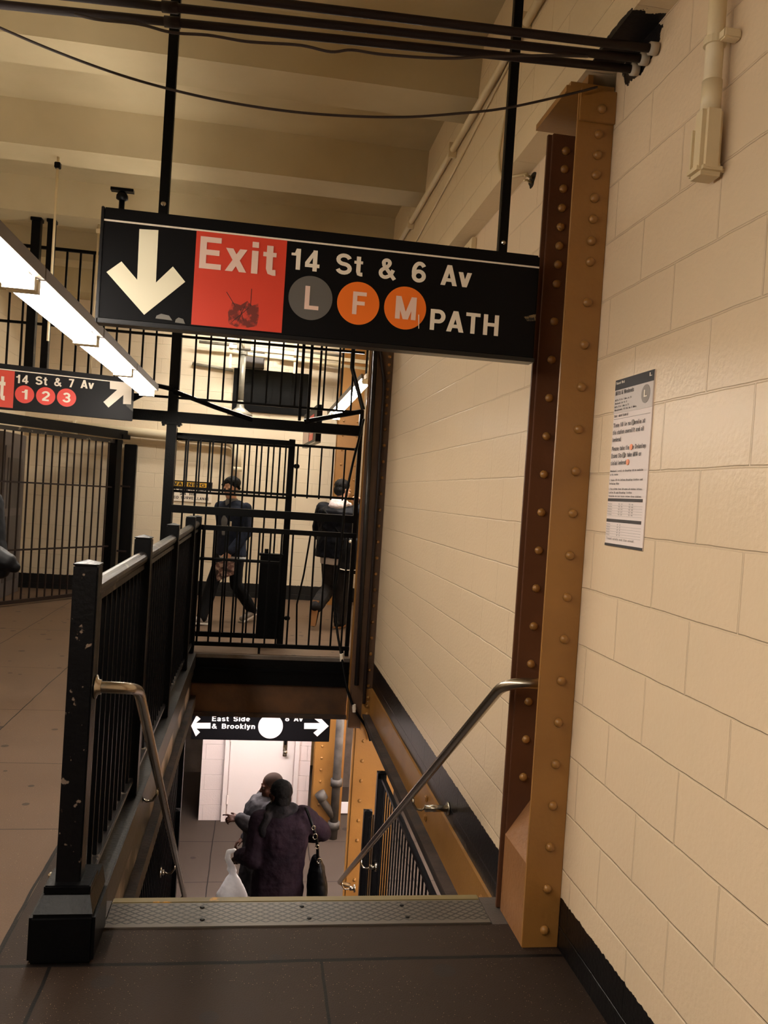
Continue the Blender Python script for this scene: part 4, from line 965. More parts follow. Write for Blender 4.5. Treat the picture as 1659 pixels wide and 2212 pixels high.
bm = B(); tube(bm, [(1.135, y_, 2.865), (1.135, y_, 2.885)], 0.03, 16); box(bm, 1.13, 1.1795, y_-.055, y_-.025, 2.862, 2.888, 0.004); mesh_obj('clamp', bm, CREAM, t)
# conduit along the ledge face with loose wires
t = thing('ledge_conduit', 'cream conduit running along the upper wall face above the ledge', 'conduit', (1.045, 5.2, 3.72))
bm = B(); tube(bm, [(1.045, 2.6, 3.735), (1.045, 8.0, 3.76)], 0.02, 10); mesh_obj('pipe', bm, CREAM, t, True)
for yy in (3.6, 5.0, 6.4):
    bm = B(); box(bm, 1.02, 1.0695, yy-.012, yy+.012, 3.70, 3.79, .003); mesh_obj('strap', bm, CREAM, t)
bm = B(); tube(bm, [(1.062, 3.85, 3.72), (1.062, 5.0, 3.62), (1.062, 6.4, 3.54), (1.062, 8.0, 3.5)], 0.006, 6); mesh_obj('wire', bm, CREAM, t, True)
bm = B(); tube(bm, [(1.062, 3.85, 3.72), (1.06, 3.9, 3.5), (1.055, 3.95, 3.3), (1.06, 3.93, 3.215), (1.075, 3.9, 3.172), (1.16, 3.8, 3.166)], 0.008, 6); mesh_obj('wire', bm, CREAM, t, True)
# small hole with cable end under the ledge
o = None
t = thing('cable_outlet', 'dark broken hole with cable ends under the ledge near the column', 'cable outlet', (1.178, 3.78, 3.1))
bm = B(); prism(bm, [(1.1785, 3.78+.05*math.cos(a_)*(1+.3*math.sin(3*a_)), 3.13+.035*math.sin(a_)) for a_ in [2*PI*i/14 for i in range(14)]], (.0012, 0, 0)); mesh_obj('hole', bm, BLACKP, t)
for dz in (-.01, .012):
    bm = B(); tube(bm, [(1.178, 3.78, 3.13+dz), (1.15, 3.77, 3.135+dz), (1.13, 3.74, 3.12+dz)], .006, 6); mesh_obj('cable_end', bm, CREAM, t, True)
# louvre under the ledge, mostly behind the sign
t = thing('wall_vent', 'cream louvred vent high on the wall just above the big exit sign', 'vent', (1.17, 4.97, 2.85))
bm = B(); box(bm, 1.15, 1.1795, 4.78, 5.2, 2.85, 3.165, .004); mesh_obj('frame', bm, CREAM, t)
for i in range(9):
    for j in range(2):
        bm = B(); box(bm, 1.1475, 1.151, 4.84+.038*i, 4.86+.038*i, 2.9+.12*j, 3.0+.12*j); mesh_obj('slot', bm, BLACKP, t)
# ceiling hanger with pipe
t = thing('ceiling_bracket', 'small black plate and stem fixed to a ceiling beam left of the sign rod', 'bracket', (-1.17, 6.66, 3.84))
p = onZ(265, 408, 3.838); t.location = p
bm = B(); bar(bm, p+Vector((-.085, 0, -.012)), p+Vector((.085, 0, -.012)), .06, .022); mesh_obj('plate', bm, BLACK, t)
bm = B(); tube(bm, [p+Vector((0, 0, -.02)), p+Vector((0, 0, -.6))], .022, 10); mesh_obj('stem', bm, BLACK, t, True)
bm = B(); lathe(bm, [(.022, -.09), (.045, -.08), (.045, -.055), (.03, -.03)], p, 12); mesh_obj('socket', bm, BLACK, t, True)
for lab, (xa, ya), zt, yv, zb2_ in (('thin cream rod hanging from the ceiling above the tube light', (106, 305), 3.84, 5.9, 2.55), ('shorter thin cream rod hanging from the ceiling left of the big sign', (202, 455), 3.84, 7.4, 2.5)):
    p = onY(xa, ya, yv); yb = {5.9: 6.16, 7.4: 7.66}[yv]; p.y = yb
    t = thing('hanger_rod', lab, 'rod', (p.x, yb, 2.5))
    bm = B(); tube(bm, [(p.x, yb, 3.842), (p.x, yb, zb2_)], .009, 8); mesh_obj('rod', bm, CREAM, t, True)
    bm = B(); box(bm, p.x-.02, p.x+.02, yb-.02, yb+.02, 3.76, 3.8, .004); mesh_obj('clip', bm, BLACKP if yv < 6 else CREAM, t)

# ---- things on and before the back wall
t = thing('dark_wall_panel', 'large black painted panel high on the back wall behind the grille', 'wall panel', (0.1, 12.27, 2.72))
x0p, x1p = -0.455, 0.66
bm = B(); box(bm, x0p, x1p, 12.265, 12.298, 2.72, 3.34, .006); mesh_obj('panel', bm, BLACKP, t)
for i in range(3):
    xx = x0p+.28*(i+1); bm = B(); box(bm, xx-.008, xx+.008, 12.258, 12.266, 2.74, 3.32); mesh_obj('seam', bm, BLACK, t)
def pipe_run(label, pts, r, m=WHITEP, cat='pipe', name='wall_pipe', bend=.15):
    t = thing(name, label, cat, pts[0]); path = [Vector(pts[0])]
    for a, b, c in zip(pts, pts[1:], pts[2:]): path += fillet(a, b, c, bend, 8)
    path.append(Vector(pts[-1])); bm = B(); tube(bm, path, r, 14); mesh_obj('pipe', bm, m, t, True); return t
t = pipe_run('thick cream pipe along the back wall turning down beside the barred gate', [(-3.2, 12.18, 2.34), (-0.36, 12.18, 2.255), (-0.33, 12.18, 1.86)], .068)
for xx in (-2.6, -1.2):
    bm = B(); box(bm, xx-.02, xx+.02, 12.1, 12.298, 2.21, 2.40, .004); mesh_obj('strap', bm, WHITEP, t)
bm = B(); lathe(bm, [(.08, 0), (.08, .05), (.07, .06)], (-0.33, 12.18, 1.84), 14); mesh_obj('end_collar', bm, WHITEP, t, True)
pipe_run('thin grey pipe along the back wall left of the black panel', [(-1.05, 12.26, 3.345), (-0.47, 12.26, 3.30)], .022, GALV)
t = pipe_run('white cable tray rail crossing above the black panel', [onY(497, 760, 11.9), onY(815, 800, 11.9)], .03, WHITEP)
bm = B(); bar(bm, onY(495, 748, 11.9), onY(815, 786, 11.9), .09, .05); mesh_obj('rail', bm, WHITEP, t)
for xx in (-0.5, 0.4, 1.2):
    bm = B(); box(bm, xx-.015, xx+.015, 11.89, 11.92, 3.28, 4.12); mesh_obj('hanger', bm, WHITEP, t)
pipe_run('upper grey pipe above the cable tray rail', [onY(430, 738, 12.1), onY(820, 778, 12.1)], .022, GALV)
pipe_run('white conduit below the cable tray bending down towards the far column', [onY(600, 772, 12.2), onY(740, 792, 12.2), onY(765, 860, 12.2)], .025, WHITEP)
t = thing('junction_box', 'small dark grey box above the left end of the black panel', 'junction box', (-0.2, 12.2, 3.36))
bm = B(); box(bm, -0.31, -0.03, 12.18, 12.298, 3.35, 3.58, .006); mesh_obj('box', bm, mat('dark_grey_box', (70, 66, 66), 0.5), t)
bm = B(); box(bm, -0.30, -0.04, 12.172, 12.18, 3.36, 3.57, .004); mesh_obj('lid', bm, mat('dark_grey_lid', (80, 75, 74), 0.5), t)
for i, xx in enumerate((1.12, 1.2, 1.29)):
    pipe_run(('left', 'middle', 'right')[i]+' one of the three thin white conduits above the tilted light', [(xx, 12.1, 4.1), (xx, 12.1, 2.95)], .016, WHITEP, 'conduit', 'conduit')
t = thing('conduit_box', 'grey electrical box where the thin white conduits end', 'junction box', (1.2, 12.1, 2.75))
bm = B(); box(bm, 1.06, 1.36, 12.0, 12.298, 2.7, 2.96, .008); mesh_obj('box', bm, mat('dark_grey_box', (70, 66, 66), 0.5), t)
bm = B(); box(bm, 1.08, 1.34, 11.99, 12.0, 2.72, 2.94, .004); mesh_obj('lid', bm, GALV, t)
# pendant horn
t = thing('pendant_lamp', 'grey pendant fitting on a pole with flared shade behind the grille', 'pendant', (-0.298, 11.0, 2.54))
cx_, cy_ = -0.30, 11.0
bm = B(); tube(bm, [(cx_, cy_, 2.62), (cx_, cy_, 3.40)], .036, 14); mesh_obj('pole', bm, GALV, t, True)
bm = B(); lathe(bm, [(.165, 2.545), (.16, 2.57), (.08, 2.625), (.05, 2.65), (.045, 2.70), (.038, 2.74)], (cx_, cy_, 0), 24); mesh_obj('shade', bm, GALV, t, True)
bm = B(); lathe(bm, [(.06, 2.528), (.10, 2.534), (.10, 2.55)], (cx_, cy_, 0), 20); mesh_obj('lamp_opening', bm, BLACKP, t)
bm = B(); box(bm, cx_-.09, cx_+.09, cy_-.07, cy_+.07, 3.40, 3.56, .01); mesh_obj('mount_box', bm, GALV, t)
bm = B(); lathe(bm, [(.055, 3.34), (.055, 3.37), (.04, 3.40)], (cx_, cy_, 0), 14); mesh_obj('collar', bm, GALV, t)
bm = B(); tube(bm, [(cx_+.0, cy_-.06, 3.42), (cx_-.03, cy_-.1, 3.5), (cx_+.0, cy_-.08, 3.7), (cx_+.02, cy_-.08, 4.12)], .018, 8); mesh_obj('cable', bm, WHITEP, t, True)
# orange column standing before the back wall and grey post beside it
t = thing('steel_column', 'ochre riveted column in front of the back wall beyond the railings', 'steel column', (1.25, 11.9, 0))
bm = B(); box(bm, 1.075, 1.425, 11.88, 11.895, 0.0, 4.12, .003); ff = mesh_obj('front_flange', bm, ORANGE, t)
bm = B(); box(bm, 1.235, 1.265, 11.895, 12.1, 0, 4.12); mesh_obj('web', bm, ORANGE, t)
bm = B(); box(bm, 1.075, 1.425, 12.1, 12.115, 0, 4.12); mesh_obj('back_flange', bm, ORANGE, t)
z = 2.66
while z > 0.1:
    rivet(ff, 1.15, 11.88, z); rivet(ff, 1.35, 11.88, z); z -= .21
pipe_run('dark grey vertical pipe right of the ochre column beyond the railings', [(1.475, 11.6, 0.0), (1.475, 11.6, 4.1)], .05, mat('grey_pipe', (84, 80, 84), 0.45), 'pipe', 'standpipe')
for o_ in ((1.30, 10.6, 'white cable hanging at the right end of the railings'),): pass
# black cables clipped down along the shaded column
t = thing('power_cable', 'black cable running down the shaded column and into the stairwell', 'cable', (0.93, 7.7, 3.1))
def catmull(P, n=6):
    P = [Vector(p) for p in P]; out = []
    for i in range(len(P)-1):
        p0, p1, p2, p3 = P[max(i-1, 0)], P[i], P[i+1], P[min(i+2, len(P)-1)]
        for k in range(n):
            s = k/n; out.append(0.5*((2*p1)+(p2-p0)*s+(2*p0-5*p1+4*p2-p3)*s*s+(3*p1-p0-3*p2+p3)*s**3))
    return out+[P[-1]]
pc = [(820, 745), (826, 790), (830, 830), (826, 900), (820, 1000), (812, 1120), (800, 1300), (790, 1450), (786, 1520)]
bm = B(); tube(bm, catmull([onY(x, y, 7.70) for x, y in pc]), .017, 8); mesh_obj('cable', bm, PIPEB, t, True)
bm = B(); tube(bm, [onY(812, 745, 7.69), onY(770, 1480, 7.69)], .022, 8); mesh_obj('conduit', bm, mat('conduit_black', (26, 22, 22), 0.4), t, True)
t = thing('stray_cable', 'black cable looping over the low railing down past the header beam', 'cable', (0.75, 7.95, 0))
sc_ = [(786, 905), (775, 950), (760, 1010), (745, 1090), (735, 1200), (722, 1290), (728, 1360), (738, 1420), (748, 1480), (765, 1530), (790, 1570), (800, 1600)]
bm = B(); tube(bm, catmull([onY(x, y, (8.1 if i < 2 else 7.98 if i < 6 else max(7.69, 7.98-0.08*(i-5)))) for i, (x, y) in enumerate(sc_)]), .012, 8); mesh_obj('cable', bm, BLACKP, t, True)
for i in (7, 9):
    p = onY(sc_[i][0], sc_[i][1], max(7.69, 7.98-.08*(i-5))); bm = B(); tube(bm, [p+Vector((-.004, 0, .035)), p+Vector((.004, 0, -.035))], .018, 8); mesh_obj('white_tape', bm, SWHITE, t)
# ---- lower level: far column with stand pipe, paper, box
t = thing('steel_column', 'ochre riveted column on the lower level behind the grey drain pipe', 'steel column', (1.11, 10.9, -2.9))
bm = B(); box(bm, 0.945, 1.29, 10.8, 10.815, -2.9, -0.5, .003); ff = mesh_obj('front_flange', bm, ORANGE, t)
bm = B(); box(bm, 1.10, 1.13, 10.815, 11.0, -2.9, -0.5); mesh_obj('web', bm, ORANGE, t)
bm = B(); box(bm, 0.945, 1.36, 11.0, 11.015, -2.9, -0.5); mesh_obj('back_flange', bm, ORANGE, t)
z = -1.1
while z > -2.8: rivet(ff, 1.035, 10.8, z); z -= .155
t = thing('drain_pipe', 'grey cast drain pipe with wye branch in front of the lower column', 'pipe', (1.24, 10.7, -2.9))
GP = mat('cast_pipe', (88, 84, 80), 0.6, spec=.2, noise=(8, (62, 58, 55), .35, .7), bump=(40, .2))
px_ = 1.24
bm = B(); tube(bm, [(px_, 10.7, -2.9), (px_, 10.7, -0.5)], .055, 16); mesh_obj('riser', bm, GP, t, True)
for z in (-2.72, -2.16):
    bm = B(); tube(bm, [(px_, 10.7, z-.045), (px_, 10.7, z+.045)], .078, 16); mesh_obj('hub', bm, GP, t, True)
bm = B(); tube(bm, [(px_, 10.7, -2.62), (px_-.17, 10.68, -2.40), (px_-.19, 10.68, -2.34)], [.05, .05, .05], 14); mesh_obj('branch', bm, GP, t, True)
bm = B(); tube(bm, [(px_-.16, 10.68, -2.38), (px_-.215, 10.68, -2.29)], .07, 14); mesh_obj('cleanout_cap', bm, GP, t, True)
t = thing('paper_notice', 'blank white sheet low on the lower level behind the drain pipe', 'paper', (1.5, 11.8, -2.6))
a, b = onY(728, 1733, 11.5), onY(756, 1757, 11.5)
bm = B(); box(bm, a.x, b.x+.05, 11.5, 11.52, b.z, a.z); mesh_obj('sheet', bm, mat('white_sheet', (250, 246, 246), 0.5), t)
bm = B(); box(bm, a.x+.02, b.x+.03, 11.52, 11.54, -2.9, a.z-.01); mesh_obj('backing', bm, CONC, t)
# ================================================================== PEOPLE
def cap_(bm, p0, r0, p1, r1, n=12, m_=5):
    """tapered capsule"""
    p0, p1 = Vector(p0), Vector(p1); d = p1-p0
    if d.length < 1e-5: d = Vector((0, 0, 1e-4))
    d.normalize(); u, v = frame(d); rings = []
    for c, r, a0, a1 in ((p0, r0, -90, 0), (p1, r1, 0, 90)):
        for i in range(m_):
            a = math.radians(a0+(a1-a0)*i/(m_-1))
            rr = max(r*math.cos(a), r*0.02); q = c+d*r*math.sin(a)
            rings.append([bm.verts.new(q+(u*math.cos(2*PI*k/n)+v*math.sin(2*PI*k/n))*rr) for k in range(n)])
    for a, b in zip(rings, rings[1:]):
        for k in range(n): bm.faces.new((a[k], a[(k+1) % n], b[(k+1) % n], b[k]))
    bm.faces.new(rings[0][::-1]); bm.faces.new(rings[-1])
def chain(bm, pts):
    for (p, r), (q, s) in zip(pts, pts[1:]): cap_(bm, p, r, q, s)
def ell(bm, c, rx, ry, rz, R=None, seg=20):
    r = bmesh.ops.create_uvsphere(bm, u_segments=seg, v_segments=max(8, seg*2//3), radius=1.0); M_ = Matrix.Diagonal((rx, ry, rz, 1))
    if R is not None: M_ = R.to_4x4() @ M_
    bmesh.ops.transform(bm, matrix=Matrix.Translation(Vector(c)) @ M_, verts=r['verts'])
def loft(bm, rings, n=28):
    """rings: (cx, cy, z, rx, ry_front, ry_back); front is -Y"""
    R_ = []
    for cx, cy, z, rx, rf, rb in rings:
        ring = []
        for k in range(n):
            a = 2*PI*k/n; s = math.sin(a); ring.append(bm.verts.new((cx+rx*math.cos(a), cy+(rb if s > 0 else rf)*s, z)))
        R_.append(ring)
    for a, b in zip(R_, R_[1:]):
        for k in range(n): bm.faces.new((a[k], a[(k+1) % n], b[(k+1) % n], b[k]))
    bm.faces.new(R_[0][::-1]); bm.faces.new(R_[-1])
FOLD = {}
def fuse(name, bm, m, parent, voxel=0.008, smooth=3, folds=0.0, fscale=0.12):
    """melt overlapping closed pieces into one continuous skin"""
    bmesh.ops.recalc_face_normals(bm, faces=bm.faces)
    me = bpy.data.meshes.new(name); bm.to_mesh(me); bm.free()
    o = bpy.data.objects.new(name, me); COL.objects.link(o)
    r = o.modifiers.new('r', 'REMESH'); r.mode = 'VOXEL'; r.voxel_size = voxel
    s = o.modifiers.new('s', 'SMOOTH'); s.factor = 0.5; s.iterations = smooth
    if folds:
        key = fscale
        if key not in FOLD:
            tx = bpy.data.textures.new('folds', 'CLOUDS'); tx.noise_scale = fscale; tx.noise_depth = 2; FOLD[key] = tx
        d = o.modifiers.new('d', 'DISPLACE'); d.texture = FOLD[key]; d.strength = folds; d.mid_level = 0.5; d.texture_coords = 'LOCAL'
    dg = bpy.context.evaluated_depsgraph_get(); dg.update()
    nm = bpy.data.meshes.new_from_object(o.evaluated_get(dg)); nm.name = name
    COL.objects.unlink(o); bpy.data.objects.remove(o)
    for p in nm.polygons: p.use_smooth = True
    q = bpy.data.objects.new(name, nm); COL.objects.link(q); nm.materials.clear(); nm.materials.append(m)
    if parent is not None: q.parent = parent
    return q
def rot(ax, deg): return Matrix.Rotation(math.radians(deg), 3, ax)
def head(bm, c, R, k=1.0):
    """head centred on c, face towards local -Y turned by R"""
    c = Vector(c)
    def P(x, y, z): return c + R @ Vector((x*k, y*k, z*k))
    ell(bm, P(0, .012, .035), .075*k, .094*k, .085*k, R)
    ell(bm, P(0, -.015, -.03), .062*k, .078*k, .085*k, R)
    ell(bm, P(0, -.045, -.085), .036*k, .036*k, .03*k, R)          # chin
    cap_(bm, P(0, -.086, .012), .009*k, P(0, -.106, -.028), .013*k)  # nose
    for s in (-1, 1):
        ell(bm, P(s*.0125, -.096, -.032), .009*k, .010*k, .007*k, R)
        ell(bm, P(s*.077, .012, -.012), .010*k, .022*k, .033*k, R)   # ears
        ell(bm, P(s*.03, -.079, .022), .022*k, .012*k, .008*k, R)    # brow
        ell(bm, P(s*.042, -.06, -.02), .022*k, .022*k, .02*k, R)     # cheek
    ell(bm, P(0, -.086, -.058), .024*k, .010*k, .007*k, R)           # lips
    ell(bm, P(0, -.084, -.069), .020*k, .010*k, .007*k, R)
def eyes(parent, c, R, k=1.0):
    c = Vector(c); bm = B()
    for s in (-1, 1): ell(bm, c+R @ Vector((s*.031*k, -.083*k, .004*k)), .012*k, .008*k, .008*k, R, 12)
    return mesh_obj('eyes', bm, mat('eye_dark', (40, 30, 26), 0.3), parent, True, world=False)
def hand(bm, w, fwd, up, side, curl=(20, 30, 25), spread=6, thumb=35, k=1.0, index=None):
    """w wrist, fwd finger direction, up = back of the hand, side = direction of the thumb"""
    w, f, u = Vector(w), Vector(fwd).normalized(), Vector(up); u = (u-f*u.dot(f)).normalized(); s = Vector(side); s = (s-f*s.dot(f)-u*s.dot(u)).normalized()
    for i in range(4):
        o = s*(.030-.020*i)*k; cap_(bm, w+f*.012*k+o*.7, .013*k, w+f*.082*k+o, .0105*k)
    cap_(bm, w-f*.03*k, .024*k, w+f*.03*k, .026*k)
    L_ = (.078, .086, .080, .062)
    for i in range(4):
        o = s*(.030-.020*i)*k; p = w+f*(.088-.004*abs(i-1))*k+o; d = (f+s*math.radians(spread)*(1.5-i)).normalized(); a = 0
        cl = index if (i == 0 and index is not None) else curl
        for j, (fr, r0, r1) in enumerate(((.45, .0098, .0092), (.32, .0092, .0085), (.23, .0085, .0072))):
            a += cl[j]; dd_ = (d*math.cos(math.radians(a))-u*math.sin(math.radians(a))).normalized()
            q = p+dd_*L_[i]*fr*k; cap_(bm, p, r0*k, q, r1*k, 10); p = q
    p = w+f*.028*k+s*.028*k; d = (f*math.cos(math.radians(thumb))+s*math.sin(math.radians(thumb))-u*.35).normalized()
    q = p+d*.042*k; cap_(bm, w+f*.015*k+s*.012*k, .015*k, p, .0135*k); cap_(bm, p, .0125*k, q, .0108*k); d2 = (d+f*.4-u*.2).normalized(); cap_(bm, q, .0108*k, q+d2*.030*k, .0085*k)
def shoe(bm, ankle, toe_dir, L=.26, w=.045, h=.075, pitch=0):
    a = Vector(ankle); t = Vector(toe_dir).normalized(); heel = a-t*.06; toe = a+t*(L-.085)
    cap_(bm, heel+Vector((0, 0, .0)), .042, a+t*.05, .044); cap_(bm, a+t*.05, .044, toe, .034); cap_(bm, a+Vector((0, 0, .03)), .042, a, .044)

def add_legs(bm, J, r=(.088, .060, .046), hip_r=.10):
    for s in ('L', 'R'):
        chain(bm, [(J['hip'+s], r[0]), (Vector(J['hip'+s]).lerp(Vector(J['knee'+s]), .5), (r[0]+r[1])/2), (J['knee'+s], r[1]), (Vector(J['knee'+s]).lerp(Vector(J['ankle'+s]), .35), r[1]*.98), (J['ankle'+s], r[2])])
def add_arms(bm, J, r, frac=1.0):
    for s in ('L', 'R'):
        sh, el, wr = Vector(J['sh'+s]), Vector(J['el'+s]), Vector(J['wr'+s])
        chain(bm, [(sh, r[0]), (sh.lerp(el, .5), (r[0]+r[1])/2*1.02), (el, r[1]), (el.lerp(wr, .4), r[1]*.95), (el.lerp(wr, frac), r[2])])
SKIN_L = mat('skin_light', (206, 158, 128), 0.5); SKIN_D = mat('skin_brown', (66, 40, 29), 0.55, spec=.15)
HAIR = mat('black_hair', (16, 13, 13), 0.55, spec=.12, bump=(220, 0.6))
def body_of(root, J, skin, hk=1.0, headR=None, hands=None, slim=1.0, name='body'):
    """one continuous body: torso, neck, head, limbs, hands, feet"""
    bm = B(); hc = Vector(J['head']); nb = Vector(J['neck'])
    lx = (Vector(J['shL'])+Vector(J['shR']))/2; hp = (Vector(J['hipL'])+Vector(J['hipR']))/2
    loft(bm, [(hp.x, hp.y, hp.z-.06, .12*slim, .085, .095), (hp.x, hp.y, hp.z+.04, .15*slim, .10, .11), (hp.x*.6+lx.x*.4, hp.y*.6+lx.y*.4, hp.z*.6+lx.z*.4, .135*slim, .095, .09), (lx.x*.8+hp.x*.2, lx.y*.8+hp.y*.2, lx.z*.78+hp.z*.22, .165*slim, .115, .10), (lx.x, lx.y, lx.z-.02, .165*slim, .095, .09), (lx.x, lx.y, lx.z+.05, .08, .06, .06)])
    cap_(bm, lx+Vector((0, 0, .02)), .062, hc-(headR @ Vector((0, -.01, .06))), .052)
    add_legs(bm, J, (.08, .052, .038)); add_arms(bm, J, (.052, .040, .027))
    for s in ('L', 'R'):
        a = Vector(J['ankle'+s]); t = Vector(J['toe'+s]).normalized(); cap_(bm, a-t*.04+Vector((0, 0, -.01)), .034, a+t*.12+Vector((0, 0, -.03)), .026)
    head(bm, hc, headR, hk)
    for h in hands or []: hand(bm, **h)
    return fuse(name, bm, skin, root, 0.0065, 2)
def torso_rings(J, hem, w, d, shoulder=None, flare=1.0):
    lx = (Vector(J['shL'])+Vector(J['shR']))/2; hp = (Vector(J['hipL'])+Vector(J['hipR']))/2
    sw = (Vector(J['shL'])-Vector(J['shR'])).length/2; top = lx.z+.065; out = []
    for f, a, b in ((0, 1.0*flare, 1.0*flare), (.25, .97, .98), (.5, .93, .95), (.75, 1.02, 1.0), (.9, 1.02, .95), (1.0, .74, .72)):
        z = hem+(top-hem)*f; k = min(1, max(0, (z-hp.z)/max(.01, lx.z-hp.z))); c = hp.lerp(lx, k)
        out.append((c.x, c.y, z, w*a, d*b, d*b))
    out.append((lx.x, lx.y, top+.03, .085, .075, .08)); return out

# ---- 1. young man in a denim jacket walking left behind the railings
HIPZ = .90
t = thing('person', 'person with mop of black hair in denim jacket walking left behind the railings', 'person', (-0.27, 9.9, 0), math.radians(-42), 'people walking behind the railings')
J = dict(hipL=(.085, -.01, .88), hipR=(-.085, .0, .88), kneeL=(.085, .02, .47), kneeR=(-.08, -.19, .50), ankleL=(.08, .33, .14), ankleR=(-.075, -.34, .085), toeL=(0, -1, -.35), toeR=(0, -1, .12),
         shL=(.19, -.01, 1.36), shR=(-.19, -.03, 1.36), elL=(.245, -.02, 1.09), elR=(-.24, .08, 1.10), wrL=(.16, -.20, .86), wrR=(-.21, .12, .86), neck=(0, -.03, 1.45), head=(0, -.075, 1.585))
HR = rot('Z', 12) @ rot('X', 8)
bd = body_of(t, J, SKIN_L, 1.0, HR, [dict(w=J['wrL'], fwd=(-.1, -.35, -1), up=(.8, -.3, 0), side=(0, -1, .2), curl=(35, 45, 35)), dict(w=J['wrR'], fwd=(0, .05, -1), up=(-1, 0, 0), side=(0, -1, 0))], .95)
eyes(bd, J['head'], HR)
DEN = mat('denim_blue', (40, 46, 62), 0.8, spec=.12, noise=(14, (31, 36, 49), .35, .7), bump=(120, .3))
bm = B(); loft(bm, torso_rings(J, .80, .205, .145)); add_arms(bm, J, (.078, .062, .047), .95); fuse('jacket', bm, DEN, t, .009, 3, .02)
bm = B(); loft(bm, [(0, -.09, 1.04, .05, .07, .02), (0, -.10, 1.2, .07, .072, .02), (0, -.075, 1.36, .075, .075, .05), (0, -.05, 1.44, .075, .07, .08), (0, -.045, 1.475, .066, .062, .07)]); fuse('grey_shirt', bm, mat('grey_shirt', (120, 122, 126), .8, spec=.12), t, .008, 3)
bm = B(); loft(bm, torso_rings(J, .765, .198, .14)[:2]); fuse('shirt_hem', bm, mat('white_hem', (196, 204, 212), .8), t, .009, 2)
bm = B(); prism(bm, [(.06, -.162, 1.13), (.115, -.158, 1.13), (.115, -.158, 1.21), (.095, -.16, 1.21), (.06, -.162, 1.15)], (0, .012, 0)); o = mesh_obj('white_patch', bm, SWHITE, t, world=False)
bm = B(); add_legs(bm, J, (.098, .075, .062)); ell(bm, (0, 0, .9), .155, .115, .12); fuse('trousers', bm, mat('black_denim', (17, 17, 20), .8, spec=.12), t, .009, 3, .012)
SHG = mat('grey_shoe', (128, 118, 110), .6)
for s in ('L', 'R'):
    a = Vector(J['ankle'+s]); td = Vector(J['toe'+s]).normalized(); bm = B(); shoe(bm, a+Vector((0, 0, -.03)), td); sh_ = fuse('shoe', bm, SHG, t, .007, 2)
    nrm = td.cross(Vector((1, 0, 0))).normalized(); nrm = nrm if nrm.z < 0 else -nrm
    bm = B(); c = a+Vector((0, 0, -.03))+nrm*.036; bar(bm, c-td*.098, c+td*.205, .075, .02, up=nrm); mesh_obj('sole', bm, mat('white_sole', (214, 206, 196), .6), sh_, world=False)
bm = B(); hc = Vector(J['head'])
ell(bm, hc+HR @ Vector((0, .034, .062)), .10, .108, .084, HR)
for i in range(26):
    a = random.uniform(0, 2*PI); a = a if math.sin(a) > -.75 else a+PI; rr = random.uniform(.3, 1); p = hc+HR @ Vector((.085*rr*math.cos(a), .02+.10*rr*math.sin(a), .115-.06*rr)); q = p+HR @ Vector((.022*math.cos(a), .028*math.sin(a), -.065 if math.sin(a) > -.2 else -.012)); cap_(bm, p, .022, q, .012, 8)
fuse('hair', bm, HAIR, t, .007, 1, .012, .03)
hw = Vector((-.27, 9.9, 0)) + rot('Z', -42) @ Vector((.145, -.25, .765))
t2 = thing('magazine', 'rolled brown printed magazine in the hand of the denim jacket walker', 'magazine', hw)
bm = B(); U_ = Vector((1, 0, .16)).normalized(); V_ = Vector((.06, 0, -1)); N_ = Vector((0, 1, 0))
pg = [hw+U_*u_+V_*v_+N_*n_ for u_, v_, n_ in ((-.12, .02, .02), (.12, .0, 0), (.11, .17, 0), (-.09, .235, .02))]
prism(bm, pg, (0, .012, 0)); mesh_obj('cover', bm, mat('magazine_print', (112, 82, 74), .5, noise=(22, (186, 160, 146), .5, .6), wear=(16, (48, 32, 32), .55)), t2)
bm = B(); prism(bm, [p+Vector((0, .012, 0)) for p in pg], (0, .006, 0)); mesh_obj('pages', bm, mat('pages', (206, 196, 184), .7), t2)

# ---- 2. man seen from behind in a navy puffer jacket
RZ2 = 152
t = thing('person', 'person in navy jacket and pale hood seen from behind, one foot kicked back', 'person', (0.985, 9.92, 0), math.radians(RZ2), 'people walking behind the railings')
J = dict(hipL=(.09, .0, .86), hipR=(-.09, .0, .86), kneeL=(.10, -.06, .47), kneeR=(-.09, -.04, .46), ankleL=(.10, .30, .27), ankleR=(-.09, .02, .085), toeL=(0, .25, -1), toeR=(0, -1, 0),
         shL=(.21, .0, 1.39), shR=(-.21, .0, 1.39), elL=(.27, -.06, 1.12), elR=(-.42, -.10, 1.40), wrL=(.16, -.24, 1.02), wrR=(-.20, -.20, 1.53), neck=(0, 0, 1.47), head=(0, -.045, 1.655))
HR = rot('Z', -22) @ rot('X', 10)
bd = body_of(t, J, SKIN_L, 1.05, HR, [dict(w=J['wrR'], fwd=(.85, -.1, .35), up=(-.2, -.7, .6), side=(.2, .3, 1), curl=(40, 50, 35)), dict(w=J['wrL'], fwd=(-.4, -.8, -.2), up=(.3, -.2, 1), side=(-.5, -.8, 0), curl=(40, 45, 30))], 1.0)
eyes(bd, J['head'], HR, 1.05)
NAVY = mat('navy_nylon', (7, 8, 15), .6, spec=.12, bump=(30, .3))
bm = B(); loft(bm, torso_rings(J, .84, .285, .20)); add_arms(bm, J, (.115, .098, .06), .93)
fuse('jacket', bm, NAVY, t, .010, 3, .035, .14)
bm = B(); ell(bm, (0, .05, 1.49), .125, .10, .075); ell(bm, (0, .10, 1.46), .11, .07, .07); chain(bm, [((-.11, -.02, 1.48), .035), ((-.09, -.09, 1.44), .03)]); chain(bm, [((.11, -.02, 1.48), .035), ((.09, -.09, 1.44), .03)]); fuse('hood', bm, mat('pale_hood', (206, 192, 190), .9, bump=(60, .4)), t, .009, 3, .02, .06)
